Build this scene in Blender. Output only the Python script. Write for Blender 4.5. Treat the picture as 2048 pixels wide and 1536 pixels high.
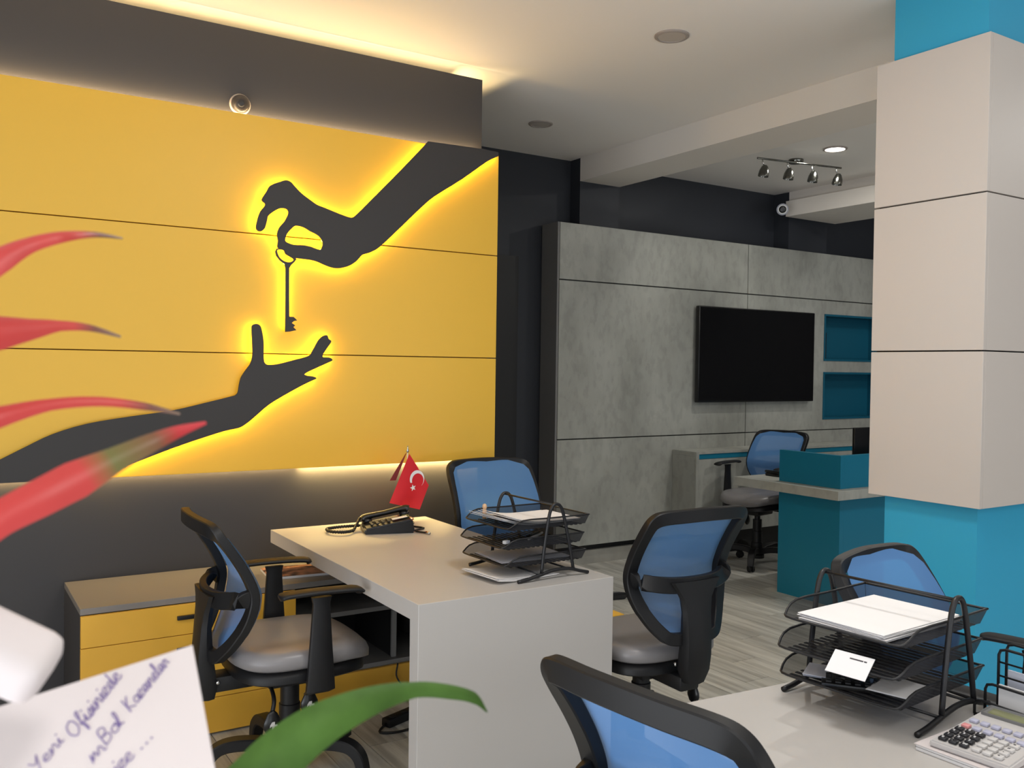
import bpy, bmesh, math, random
from mathutils import Vector, Matrix
random.seed(7)
PI = math.pi
for o in list(bpy.data.objects): bpy.data.objects.remove(o)
scn = bpy.context.scene
COL = scn.collection

# ------------------------------------------------------------------ camera
H = 1.5
yaw, pit, rol = [math.radians(a) for a in (57.407, -1.0558, .8083)]
fw = Vector((math.cos(yaw)*math.cos(pit), math.sin(yaw)*math.cos(pit), math.sin(pit)))
rt = fw.cross(Vector((0, 0, 1))).normalized(); up = rt.cross(fw)
r2 = rt*math.cos(rol) + up*math.sin(rol); u2 = -rt*math.sin(rol) + up*math.cos(rol)
cd = bpy.data.cameras.new('camera'); cam = bpy.data.objects.new('camera', cd); COL.objects.link(cam)
M = Matrix((r2, u2, -fw)).transposed().to_4x4(); M.translation = Vector((0, 0, H)); cam.matrix_world = M
cd.sensor_width = 36; cd.lens = 1805.2*36/2048; cd.clip_start = .02; cd.clip_end = 60
cd.dof.use_dof = True; cd.dof.focus_distance = 3.4; cd.dof.aperture_fstop = 13
scn.camera = cam

# ------------------------------------------------------------------ world, daylight, exposure
vs = scn.view_settings; vs.view_transform = 'Standard'; vs.look = 'None'; vs.gamma = 1; vs.use_curve_mapping = False
vs.exposure = -0.42
w = bpy.data.worlds.new('world'); scn.world = w; w.use_nodes = True
w.node_tree.nodes['Background'].inputs[0].default_value = (.75, .86, 1, 1)
w.node_tree.nodes['Background'].inputs[1].default_value = 0.35

def area(name, loc, rot, sx, sy, power, col, spread=PI):
    l = bpy.data.lights.new(name, 'AREA'); l.shape = 'RECTANGLE'; l.size = sx; l.size_y = sy; l.energy = power; l.color = col[:3]; l.spread = spread
    o = bpy.data.objects.new(name, l); COL.objects.link(o); o.location = loc; o.rotation_euler = rot; return o
DAY = (.93, .96, 1.0)
# daylight entering through the shop windows behind the camera and at its left
area('daylight_front_window', (3.0, -4.75, 1.45), (PI/2, 0, 0), 8.6, 2.6, 80, DAY)
# added up-tilted fill lights beyond the window walls, to brighten the ceiling
area('upward_fill', (3.0, -4.9, .25), (PI/2+.75, 0, 0), 8.6, 1.0, 150, DAY)
area('upward_fill_side', (-1.7, 0, .25), (PI/2+.75, 0, -PI/2), 5.0, .8, 110, DAY)
area('daylight_side_window', (-1.45, .2, 1.35), (PI/2, 0, -PI/2), 5.0, 2.3, 75, DAY)
# added unseen fill lights under the ceiling, to brighten desks, floor and far wall
for lx, ly, pw in ((1.75, 1.5, 31), (.2, -.9, 26), (5.9, 1.6, 34), (7.2, 3.6, 18)):
    area('ceiling_fill', (lx, ly, 3.09), (0, 0, 0), .45, .45, pw, (1, .985, .95))
WARM = (1.0, .72, .33)
# LED strips: hidden in the cove on the partition and behind the edges of the yellow panel
area('cove_strip_front', (.85, 4.243, 2.992), (PI, 0, 0), 3.1, .010, 4.5, WARM)
area('cove_strip_back', (.85, 4.52, 2.992), (PI, 0, 0), 3.1, .012, .5, WARM)
area('cove_strip_end', (2.27, 4.42, 2.993), (0, -math.radians(104), 0), .016, .34, 1.5, WARM, math.radians(75))
area('panel_strip_under', (2.0, 4.180, 1.012), (.12, 0, 0), 1.05, .010, 14, (1, .70, .27))
area('panel_strip_under_weak', (.5, 4.180, 1.012), (.12, 0, 0), 1.9, .010, 5, (1, .68, .30))
area('panel_strip_over', (.95, 4.180, 2.632), (PI-.12, 0, 0), 3.0, .010, 12, (1, .70, .36))

# ------------------------------------------------------------------ materials
def mat(name, col, rough=.5, metal=0, spec=.5, noise=0, nscale=8, bump=0, bscale=200, emit=None, estr=0, alpha=1, col2=None, coat=0):
    m = bpy.data.materials.new(name); m.use_nodes = True; nt = m.node_tree; b = nt.nodes['Principled BSDF']
    def lin(c): return tuple(((x/255)/12.92 if x/255 <= .04045 else ((x/255+.055)/1.055)**2.4) for x in c)
    c = lin(col)
    b.inputs['Base Color'].default_value = (*c, 1); b.inputs['Roughness'].default_value = rough; b.inputs['Metallic'].default_value = metal
    b.inputs['Specular IOR Level'].default_value = spec; b.inputs['Coat Weight'].default_value = coat
    if noise or col2:
        tc = nt.nodes.new('ShaderNodeTexCoord'); n = nt.nodes.new('ShaderNodeTexNoise'); n.inputs['Scale'].default_value = nscale; n.inputs['Detail'].default_value = 5
        nt.links.new(tc.outputs['Object'], n.inputs['Vector'])
        r = nt.nodes.new('ShaderNodeValToRGB'); r.color_ramp.elements[0].position = .35; r.color_ramp.elements[1].position = .65
        c2 = lin(col2) if col2 else tuple(min(1, x*(1+noise)) for x in c)
        r.color_ramp.elements[0].color = (*[x*(1-noise) for x in c], 1); r.color_ramp.elements[1].color = (*c2, 1)
        nt.links.new(n.outputs['Fac'], r.inputs['Fac']); nt.links.new(r.outputs['Color'], b.inputs['Base Color'])
    if bump:
        tc = nt.nodes.new('ShaderNodeTexCoord'); n = nt.nodes.new('ShaderNodeTexNoise'); n.inputs['Scale'].default_value = bscale
        bp = nt.nodes.new('ShaderNodeBump'); bp.inputs['Strength'].default_value = bump; bp.inputs['Distance'].default_value = .002
        nt.links.new(tc.outputs['Object'], n.inputs['Vector']); nt.links.new(n.outputs['Fac'], bp.inputs['Height']); nt.links.new(bp.outputs['Normal'], b.inputs['Normal'])
    if emit:
        b.inputs['Emission Color'].default_value = (*lin(emit), 1); b.inputs['Emission Strength'].default_value = estr
    if alpha < 1: b.inputs['Alpha'].default_value = alpha
    return m
MT = dict(
 yellow=mat('yellow_laminate', (232, 184, 62), .42, bump=.03, bscale=400),
 yellow2=mat('yellow_cabinet_laminate', (226, 172, 60), .4),
 darkpaint=mat('charcoal_paint', (60, 59, 61), .55, bump=.05),
 bluepaint=mat('dark_slate_paint', (45, 48, 55), .6, bump=.05),
 blackp=mat('black_door', (24, 24, 25), .5),
 silh=mat('charcoal_sign_board', (52, 50, 50), .6),
 ceil=mat('ceiling_white', (247, 242, 236), .85, bump=.04),
 beamm=mat('beam_white', (236, 229, 220), .85),
 lam=mat('desk_grey_laminate', (188, 184, 180), .38, bump=.02, bscale=500),
 lamc=mat('cabinet_top_grey', (126, 122, 118), .42),
 lamd=mat('grey_carcass', (120, 119, 118), .5),
 clad=mat('pillar_grey_beige_laminate', (205, 196, 188), .45, bump=.02, bscale=500),
 cyan=mat('pillar_cyan_paint', (48, 165, 205), .55, bump=.05),
 teal=mat('teal_laminate', (18, 112, 140), .4),
 teald=mat('teal_niche', (8, 88, 112), .5),
 black=mat('black_plastic', (21, 21, 23), .48, spec=.4, bump=.05, bscale=600),
 blackg=mat('black_gloss_plastic', (17, 17, 18), .3),
 metalb=mat('black_wire', (24, 24, 27), .42, spec=.5),
 vinyl=mat('grey_vinyl', (130, 127, 128), .36, bump=.03, bscale=300),
 chrome=mat('chrome', (200, 200, 200), .15, 1),
 gunmetal=mat('dark_chrome', (110, 110, 105), .18, 1),
 paper=mat('white_paper', (240, 238, 238), .7),
 paperg=mat('grey_paper', (205, 208, 220), .7),
 card=mat('cream_card', (214, 205, 204), .6),
 ink=mat('purple_ink', (118, 100, 158), .6),
 inkd=mat('dark_print', (60, 55, 60), .6),
 red=mat('flag_red', (214, 28, 40), .6),
 white=mat('white_plastic', (230, 230, 228), .4),
 lcd=mat('lcd_green_grey', (125, 128, 92), .25),
 silver=mat('calculator_silver', (196, 192, 190), .4),
 screen=mat('tv_screen', (8, 8, 10), .22),
 skirt=mat('pale_plinth', (150, 148, 140), .6, noise=.12, nscale=6),
 led=mat('led_yellow', (255, 210, 40), .5, emit=(255, 205, 60), estr=85),
 lampon=mat('lamp_on', (255, 255, 250), .5, emit=(255, 252, 240), estr=12),
 diffu=mat('lamp_diffuser', (190, 182, 174), .6),
 ring=mat('lamp_ring', (165, 155, 148), .5),
 wire=mat('black_cable', (18, 18, 18), .5),
 photo=mat('magazine_cover', (70, 45, 35), .3, nscale=22, noise=.5, col2=(205, 150, 120)),
 leafg=mat('green_leaf', (56, 88, 28), .6, spec=.25, nscale=30, noise=.15, col2=(70, 104, 38)),
 rubber=mat('dark_rubber', (20, 20, 20), .7),
 pot=mat('clay_pot', (150, 90, 60), .7, noise=.1),
 soil=mat('soil', (50, 38, 30), .9, noise=.3, nscale=60),
)
def nodes(m): return m.node_tree.nodes, m.node_tree.links, m.node_tree.nodes['Principled BSDF']
# concrete-look laminate
m = mat('concrete_laminate', (128, 129, 122), .5); N, L, b = nodes(m)
tc = N.new('ShaderNodeTexCoord'); n1 = N.new('ShaderNodeTexNoise'); n1.inputs['Scale'].default_value = 1.6; n1.inputs['Detail'].default_value = 9; n1.inputs['Roughness'].default_value = .62
mp = N.new('ShaderNodeMapping'); mp.inputs['Scale'].default_value = (1.5, 1, .8)
L.new(tc.outputs['Object'], mp.inputs[0]); L.new(mp.outputs[0], n1.inputs['Vector'])
r = N.new('ShaderNodeValToRGB'); e = r.color_ramp.elements; e[0].position = .33; e[0].color = (.28, .284, .255, 1); e[1].position = .68; e[1].color = (.43, .435, .395, 1)
L.new(n1.outputs['Fac'], r.inputs['Fac'])
n2 = N.new('ShaderNodeTexNoise'); n2.inputs['Scale'].default_value = 14; n2.inputs['Detail'].default_value = 6; L.new(mp.outputs[0], n2.inputs['Vector'])
mx = N.new('ShaderNodeMix'); mx.data_type = 'RGBA'; mx.blend_type = 'MULTIPLY'; mx.inputs[0].default_value = .28
r3 = N.new('ShaderNodeValToRGB'); r3.color_ramp.elements[0].position = .38; r3.color_ramp.elements[0].color = (.62, .62, .62, 1); r3.color_ramp.elements[1].position = .5; L.new(n2.outputs['Fac'], r3.inputs['Fac'])
L.new(r.outputs['Color'], mx.inputs[6]); L.new(r3.outputs['Color'], mx.inputs[7]); L.new(mx.outputs[2], b.inputs['Base Color']); MT['conc'] = m
# floor planks: grey wood-look tile
m = mat('grey_wood_tile', (150, 146, 134), .34); N, L, b = nodes(m)
tc = N.new('ShaderNodeTexCoord'); oi = N.new('ShaderNodeObjectInfo'); mp = N.new('ShaderNodeMapping'); mp.inputs['Scale'].default_value = (26, 1.6, 1)
ad = N.new('ShaderNodeVectorMath'); ad.operation = 'ADD'
cmb = N.new('ShaderNodeCombineXYZ'); ml = N.new('ShaderNodeMath'); ml.operation = 'MULTIPLY'; ml.inputs[1].default_value = 37
L.new(oi.outputs['Random'], ml.inputs[0]); L.new(ml.outputs[0], cmb.inputs[2]); L.new(ml.outputs[0], cmb.inputs[1])
geo = N.new('ShaderNodeNewGeometry')
L.new(geo.outputs['Position'], mp.inputs[0]); L.new(mp.outputs[0], ad.inputs[0]); L.new(cmb.outputs[0], ad.inputs[1])
n1 = N.new('ShaderNodeTexNoise'); n1.inputs['Scale'].default_value = 1.1; n1.inputs['Detail'].default_value = 6; n1.inputs['Roughness'].default_value = .6; L.new(ad.outputs[0], n1.inputs['Vector'])
r = N.new('ShaderNodeValToRGB'); e = r.color_ramp.elements; e[0].position = .36; e[0].color = (.38, .37, .335, 1); e[1].position = .62; e[1].color = (.64, .63, .58, 1); L.new(n1.outputs['Fac'], r.inputs['Fac'])
hs = N.new('ShaderNodeHueSaturation'); mr = N.new('ShaderNodeMapRange'); mr.inputs[3].default_value = .85; mr.inputs[4].default_value = 1.12
L.new(oi.outputs['Random'], mr.inputs[0]); L.new(mr.outputs[0], hs.inputs['Value']); L.new(r.outputs['Color'], hs.inputs['Color']); L.new(hs.outputs['Color'], b.inputs['Base Color']); MT['floor'] = m
# chair mesh fabric
def fabric(name, col, hole, tr):
    m = mat(name, col, .7); N, L, b = nodes(m); out = N['Material Output']
    tp = N.new('ShaderNodeBsdfTransparent'); tl = N.new('ShaderNodeBsdfTranslucent'); tl.inputs[0].default_value = b.inputs['Base Color'].default_value
    m1 = N.new('ShaderNodeMixShader'); m1.inputs[0].default_value = tr; m2 = N.new('ShaderNodeMixShader'); m2.inputs[0].default_value = hole
    L.new(b.outputs[0], m1.inputs[1]); L.new(tl.outputs[0], m1.inputs[2]); L.new(m1.outputs[0], m2.inputs[1]); L.new(tp.outputs[0], m2.inputs[2]); L.new(m2.outputs[0], out.inputs[0]); return m
MT['mesh'] = fabric('blue_mesh_fabric', (100, 152, 214), .16, .3)
MT['wiremesh'] = fabric('black_wire_mesh', (36, 37, 42), .34, 0)
# bract: red with dark tip driven by the leaf's own length (uv)
def bract(name, stops):
    m = mat(name, (220, 50, 45), .45); N, L, b = nodes(m); uv = N.new('ShaderNodeUVMap'); sp = N.new('ShaderNodeSeparateXYZ'); r = N.new('ShaderNodeValToRGB')
    L.new(uv.outputs[0], sp.inputs[0]); L.new(sp.outputs[0], r.inputs[0]); L.new(r.outputs[0], b.inputs['Base Color'])
    e = r.color_ramp.elements
    while len(e) < len(stops): e.new(.5)
    for i, (p, c) in enumerate(stops): e[i].position = p; e[i].color = (*c, 1)
    return m
RED = (.46, .03, .025); DRK = (.16, .05, .03)
MT['bract'] = bract('red_bract', [(0, (.5, .03, .03)), (.55, RED), (.78, (.48, .04, .03)), (.88, DRK), (1, (.2, .13, .09))])
MT['bract2'] = bract('red_bract_olive_band', [(0, (.5, .03, .03)), (.58, RED), (.66, (.12, .11, .02)), (.78, (.16, .06, .02)), (.88, (.45, .02, .025)), (1, (.5, .03, .04))])

# ------------------------------------------------------------------ geometry helpers
def tag(o, label=None, cat=None, group=None, kind=None):
    if label: o['label'] = label
    if cat: o['category'] = cat
    if group: o['group'] = group
    if kind: o['kind'] = kind
    return o
def obj(name, bm, m, parent=None, smooth=False, auto=False):
    me = bpy.data.meshes.new(name); bmesh.ops.recalc_face_normals(bm, faces=bm.faces[:]) ; bm.to_mesh(me); bm.free()
    me.materials.append(MT[m] if isinstance(m, str) else m)
    if smooth:
        for p in me.polygons: p.use_smooth = True
        if auto:
            try: me.set_sharp_from_angle(angle=math.radians(40))
            except Exception: pass
    o = bpy.data.objects.new(name, me); COL.objects.link(o)
    if parent: o.parent = parent
    return o
def empty(name, loc=(0, 0, 0), rz=0, **k):
    o = bpy.data.objects.new(name, None); COL.objects.link(o); o.location = loc; o.rotation_euler = (0, 0, rz); o.empty_display_size = .1
    return tag(o, **k)
def box(bm, x0, x1, y0, y1, z0, z1, bev=0, seg=2):
    vs = [bm.verts.new((x, y, z)) for x in (x0, x1) for y in (y0, y1) for z in (z0, z1)]
    fs = [(0, 1, 3, 2), (4, 6, 7, 5), (0, 4, 5, 1), (2, 3, 7, 6), (0, 2, 6, 4), (1, 5, 7, 3)]
    F = [bm.faces.new([vs[i] for i in f]) for f in fs]
    if bev:
        es = set(e for f in F for e in f.edges)
        bmesh.ops.bevel(bm, geom=list(es), offset=bev, segments=seg, affect='EDGES', profile=.5)
    return bm
def B(name, x0, x1, y0, y1, z0, z1, m, parent=None, bev=0, seg=2):
    return obj(name, box(bmesh.new(), x0, x1, y0, y1, z0, z1, bev, seg), m, parent, smooth=bev > 0, auto=True)
def S(name, x0, x1, y0, y1, z0, z1, m, parent=None, bev=0):
    o = B(name, x0, x1, y0, y1, z0, z1, m, parent, bev)
    if not parent: o['kind'] = 'structure'
    return o
def prism(bm, pts, z0, z1):
    a = [bm.verts.new((x, y, z0)) for x, y in pts]; c = [bm.verts.new((x, y, z1)) for x, y in pts]; n = len(pts)
    bm.faces.new(a[::-1]); bm.faces.new(c)
    for i in range(n): bm.faces.new((a[i], a[(i+1) % n], c[(i+1) % n], c[i]))
    return bm
def lathe(bm, prof, seg=24, c=(0, 0, 0), axis='z'):
    rings = []
    for r, h in prof:
        ring = []
        for k in range(seg):
            a = 2*PI*k/seg; p = (r*math.cos(a), r*math.sin(a), h)
            if axis == 'x': p = (p[2], p[0], p[1])
            if axis == 'y': p = (p[0], p[2], p[1])
            ring.append(bm.verts.new((p[0]+c[0], p[1]+c[1], p[2]+c[2])))
        rings.append(ring)
    for a, b_ in zip(rings, rings[1:]):
        for k in range(seg): bm.faces.new((a[k], a[(k+1) % seg], b_[(k+1) % seg], b_[k]))
    bm.faces.new(rings[0][::-1]); bm.faces.new(rings[-1])
    return bm
def spline(P, n=6, closed=False):
    P = [Vector(p) for p in P]; N = len(P); out = []
    rng = range(N if closed else N-1)
    for i in rng:
        p0 = P[(i-1) % N] if closed or i > 0 else P[0]*2-P[1]
        p1 = P[i]; p2 = P[(i+1) % N]
        p3 = P[(i+2) % N] if closed or i+2 < N else P[-1]*2-P[-2]
        for k in range(n):
            t = k/n
            out.append(.5*((2*p1)+(-p0+p2)*t+(2*p0-5*p1+4*p2-p3)*t*t+(-p0+3*p1-3*p2+p3)*t**3))
    if not closed: out.append(P[-1])
    return out
def sweep(bm, P, w, d=None, seg=10, closed=False, ref=None, rect=False):
    """tube (round, or rounded rectangle w x d) along P; ref = direction of the section's depth axis"""
    P = [Vector(p) for p in P]; n = len(P); rings = []; prev = None
    for i, p in enumerate(P):
        a = P[(i-1) % n] if closed or i else P[0]; b_ = P[(i+1) % n] if closed or i < n-1 else P[-1]
        t = (b_-a).normalized()
        if ref is not None: rf = Vector(ref(i/n) if callable(ref) else ref)
        else:
            rf = prev if prev is not None else (Vector((0, 0, 1)) if abs(t.z) < .9 else Vector((1, 0, 0)))
        dd = (rf - t*rf.dot(t)).normalized(); ww = t.cross(dd).normalized(); prev = dd
        W = w(i/max(1, n-1)) if callable(w) else w; D = (d(i/max(1, n-1)) if callable(d) else d) if d is not None else W
        ring = []
        if rect:
            c = .22*min(W, D)
            for (sx, sy) in ((-W+c, -D), (W-c, -D), (W, -D+c), (W, D-c), (W-c, D), (-W+c, D), (-W, D-c), (-W, -D+c)):
                ring.append(bm.verts.new(p+ww*sx+dd*sy))
        else:
            for k in range(seg):
                an = 2*PI*k/seg; ring.append(bm.verts.new(p+ww*(W*math.cos(an))+dd*(D*math.sin(an))))
        rings.append(ring)
    m = len(rings[0])
    for i in range(n if closed else n-1):
        a, b_ = rings[i], rings[(i+1) % n]
        for k in range(m): bm.faces.new((a[k], a[(k+1) % m], b_[(k+1) % m], b_[k]))
    if not closed: bm.faces.new(rings[0][::-1]); bm.faces.new(rings[-1])
    return bm
def tube(name, P, r, m, parent=None, seg=8, closed=False, n=0):
    P = spline(P, n, closed) if n else P
    return obj(name, sweep(bmesh.new(), P, r, seg=seg, closed=closed), m, parent, smooth=True)
def grid(bm, nu, nv, f):
    V = [[bm.verts.new(f(i/nu, j/nv)) for j in range(nv+1)] for i in range(nu+1)]
    for i in range(nu):
        for j in range(nv): bm.faces.new((V[i][j], V[i+1][j], V[i+1][j+1], V[i][j+1]))
    return bm
def outline(name, loops, depth, m, parent, place, cyc=2):
    """flat board with a traced outline (and holes), extruded by depth; place maps (u,v,w)->xyz"""
    cu = bpy.data.curves.new(name, 'CURVE'); cu.dimensions = '2D'; cu.fill_mode = 'BOTH'; cu.extrude = depth/2
    for lp in loops:
        s = cu.splines.new('POLY'); s.points.add(len(lp)-1); s.use_cyclic_u = True
        for q, (u, v) in zip(s.points, lp): q.co = (u, v, 0, 1)
    t = bpy.data.objects.new('tmp', cu); COL.objects.link(t)
    dg = bpy.context.evaluated_depsgraph_get(); me = bpy.data.meshes.new_from_object(t.evaluated_get(dg)); bpy.data.objects.remove(t)
    for v in me.vertices: v.co = place(*v.co)
    me.name = name; me.materials.clear(); me.materials.append(MT[m]); o = bpy.data.objects.new(name, me); COL.objects.link(o); o.parent = parent
    return o
def sm2(pts, n=3, closed=True): return [(p.x, p.y) for p in spline([(a, b_, 0) for a, b_ in pts], n, closed)]
def sm_c(P, corners, n=3):
    k = sorted(corners); out = []
    for a, b_ in zip(k, k[1:]+[k[0]+len(P)]):
        seg = [(*P[i % len(P)], 0) for i in range(a, b_+1)]
        out += [(p.x, p.y) for p in (spline(seg, n) if len(seg) > 2 else [Vector(q) for q in seg])][:-1]
    return out
def copy_tree(o, parent=None):
    c = o.copy(); COL.objects.link(c)
    if parent: c.parent = parent
    for ch in [x for x in CH.get(o.name, [])]: copy_tree(ch, c)
    return c
CH = {}
def index():
    CH.clear()
    for x in bpy.data.objects:
        if x.parent: CH.setdefault(x.parent.name, []).append(x)
def text(name, s, size, m, parent, mw, ext=.0003, shear=0):
    cu = bpy.data.curves.new(name, 'FONT'); cu.body = s; cu.size = size; cu.extrude = ext; cu.shear = shear; cu.align_x = 'LEFT'
    t = bpy.data.objects.new('tmp', cu); COL.objects.link(t)
    dg = bpy.context.evaluated_depsgraph_get(); me = bpy.data.meshes.new_from_object(t.evaluated_get(dg)); bpy.data.objects.remove(t)
    me.transform(mw); me.materials.clear(); me.materials.append(MT[m]); o = bpy.data.objects.new(name, me); COL.objects.link(o); o.parent = parent; return o

# ================================================================== SETTING
ZC = 3.10
# floor: slab in the joint colour, planks as tiles where their joints can be seen
fl = S('floor', -1.3, 8.4, -4.5, 5.67, -.12, -.006, mat('joint_grey', (70, 68, 64), .8))
PW, PL = .1675, 1.02
def plank_bm(bm, x, y, w, l):
    return box(bm, x+.0017, x+w-.0017, y+.0017, y+l-.0017, -.0075, 0.0)
tile_me = None; rest = bmesh.new(); cnt = 0
x = -1.3 + .06
ix = 0
x0 = 1.445 - PW*16
for ix in range(0, 59):
    x = x0 + ix*PW
    if x > 8.25: break
    off = (0, .52, .26, .78)[ix % 4]
    y = 3.262 - 8*PL + off
    while y < 5.6:
        yy0, yy1 = max(y, -4.49), min(y+PL, 5.66)
        if yy1-yy0 > .05:
            full = (yy0 == y and yy1 == y+PL)
            ang = math.degrees(math.atan2(y+PL/2, x)); seen = 25 < ang < 90 and y > .6 and x > .2 and x < 5.4
            if full and seen and cnt < 290:
                if tile_me is None:
                    o = obj('plank', plank_bm(bmesh.new(), 0, 0, PW, PL), 'floor', fl); tile_me = o.data
                else:
                    o = bpy.data.objects.new('plank', tile_me); COL.objects.link(o); o.parent = fl
                o.location = (x, y, 0); cnt += 1
            else: box(rest, max(x, -1.29)+.0012, x+PW-.0012, yy0+.0012, yy1-.0012, -.0075, 0)
        y += PL
o = obj('plank_field', rest, 'floor', fl); o['kind'] = 'stuff'

S('ceiling', -1.3, 8.4, -4.5, 5.67, ZC, ZC+.2, 'ceil')
# shop window walls (behind the camera and at its left)
fr = mat('window_frame_grey', (90, 90, 92), .5)
S('wall_back', -1.4, 8.5, -4.6, -4.5, 2.75, ZC+.2, 'ceil')
S('wall_back', -1.4, 8.5, -4.6, -4.5, -.12, .12, 'darkpaint')
wn = bpy.data.objects.new('window_1', None); COL.objects.link(wn); wn['kind'] = 'structure'; wn.location = (3.0, -4.55, 1.43)
for k in range(5): B('window_post', -4.35+2.15*k-.03, -4.35+2.15*k+.03, -.03, .03, -1.31, 1.32, fr, wn)
S('wall_left', -1.4, -1.3, -4.5, 2.9, 2.55, ZC+.2, 'ceil')
S('wall_left', -1.4, -1.3, -4.5, 2.9, -.12, .12, 'darkpaint')
S('wall_left', -1.4, -1.3, 2.9, 5.67, -.12, ZC+.2, 'darkpaint')
S('wall_left', -1.4, -1.3, -4.5, -2.4, .12, 2.55, 'darkpaint')
wn = bpy.data.objects.new('window_2', None); COL.objects.link(wn); wn['kind'] = 'structure'; wn.location = (-1.35, .2, 1.33)
for k in range(3): B('window_post', -.03, .03, -1.3+1.3*k-.03, -1.3+1.3*k+.03, -1.21, 1.22, fr, wn)
S('wall_right', 8.4, 8.5, -4.5, 5.67, -.12, ZC+.2, 'darkpaint')
# far wall with its columns
S('wall_far', -1.4, 8.5, 5.67, 5.8, -.12, ZC+.2, 'bluepaint')
dr = S('door_1', 2.95, 3.65, 5.64, 5.67, 0, 2.326, 'blackp')
B('door_handle', 3.02, 3.05, 5.60, 5.64, 1.0, 1.12, 'chrome', dr, bev=.004)
S('trim_1', 4.135, 4.52, 5.545, 5.67, 0, ZC, 'bluepaint').name = 'column'
S('trim_1', 6.43, 6.95, 5.50, 5.67, 0, ZC, 'bluepaint').name = 'column'
S('ceiling_beam', 4.135, 4.52, -4.5, 5.545, 2.925, ZC, 'beamm')
S('ceiling_beam', 6.43, 6.95, -4.5, 5.50, 3.00, ZC, 'beamm')
S('ceiling_beam_casing', 6.33, 7.0, -4.5, 5.45, 2.865, 3.0, 'beamm').name = 'ceiling_beam'

# partition that carries the yellow sign: cove trough in its top
pt = S('partition_wall', -1.3, 2.47, 4.20, 4.222, 0, 3.038, 'darkpaint')
B('end_board', 2.448, 2.47, 4.222, 4.62, 0, 3.038, 'darkpaint', pt)
B('core', -1.29, 2.446, 4.224, 4.62, 0, 2.985, 'darkpaint', pt)
B('back_board', -1.3, 2.446, 4.62, 4.64, 0, 3.03, 'darkpaint', pt)
B('led_strip', -1.0, 2.40, 4.236, 4.250, 2.9855, 2.989, 'white', pt)

# concrete-look panelled wall
cw = S('panelled_wall', 3.885, 8.38, 5.462, 5.655, .15, 2.575, mat('panel_joint_dark', (40, 41, 40), .7))
# (core is cut behind the niches)
bpy.data.objects.remove(cw)
jm = bpy.data.materials['panel_joint_dark']
cw = S('panelled_wall', 3.885, 8.38, 5.625, 5.655, .15, 2.575, jm)
for (a, c, z0, z1) in ((3.885, 6.84, .15, 2.575), (6.84, 8.38, 2.06, 2.575), (6.84, 8.38, .15, 1.03), (7.9, 8.38, 1.03, 2.06)):
    B('core', a, c, 5.468, 5.62, z0, z1, jm, cw)
G = .0045
def pan(x0, x1, z0, z1): return B('panel', x0+G, x1-G, 5.45, 5.467, z0+G, z1-G, 'conc', cw, bev=.0012, seg=1)
B('side_panel', 3.867, 3.884, 5.45, 5.655, .15, 2.58, 'lamd', cw)
for z0, z1 in ((.15, .967), (.967, 2.157), (2.157, 2.585)): pan(3.885, 5.872, z0, z1)
pan(5.872, 8.38, .15, .967); pan(5.872, 8.38, 2.157, 2.585)
bm = bmesh.new(); nx0, nx1 = 6.876, 7.75
for (a, c, z0, z1) in ((5.872+G, nx0, .967+G, 2.157-G), (nx1, 8.38, .967+G, 2.157-G), (nx0, nx1, .967+G, 1.062), (nx0, nx1, 1.498, 1.600), (nx0, nx1, 2.030, 2.157-G)):
    box(bm, a, c, 5.45, 5.467, z0, z1)
obj('panel', bm, 'conc', cw)
for z0, z1 in ((1.062, 1.498), (1.600, 2.030)):
    t = .018; bm = bmesh.new()
    box(bm, nx0, nx1, 5.60, 5.615, z0, z1); box(bm, nx0, nx0+t, 5.444, 5.60, z0, z1); box(bm, nx1-t, nx1, 5.444, 5.60, z0, z1)
    box(bm, nx0+t, nx1-t, 5.444, 5.60, z0, z0+t); box(bm, nx0+t, nx1-t, 5.444, 5.60, z1-t, z1)
    obj('niche', bm, 'teald', cw)
S('baseboard_far_and_shade', 3.95, 8.38, 5.49, 5.62, 0, .105, 'skirt')
S('baseboard_shade', 3.9, 8.38, 5.52, 5.64, .105, .15, 'blackp').name = 'baseboard_far_and_shade'  # black strip stands in for the shadow under the panels' lower edge

# pillar: cyan shaft, laminate boards around its middle
pl = S('pillar', 3.45, 3.92, 1.99, 2.40, 0, ZC, 'cyan')
zs = (.974, 1.590, 2.202, 2.815); PX0, PX1, PY0, PY1 = 3.40, 3.97, 1.953, 2.447
B('joint_backing', PX0+.016, PX1-.016, PY0+.016, PY1-.016, zs[0]+.004, zs[3]-.02, 'blackp', pl)
for a, c in zip(zs, zs[1:]):
    a += .003; c -= .003
    B('board', PX0, PX0+.018, PY0, PY1, a, c, 'clad', pl, bev=.001, seg=1); B('board', PX1-.018, PX1, PY0, PY1, a, c, 'clad', pl)
    B('board', PX0+.0185, PX1-.0185, PY0, PY0+.018, a, c, 'clad', pl, bev=.001, seg=1); B('board', PX0+.0185, PX1-.0185, PY1-.018, PY1, a, c, 'clad', pl)
B('top_cap', PX0+.018, PX1-.018, PY0+.018, PY1-.018, zs[3]-.02, zs[3]-.004, 'clad', pl)

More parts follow.
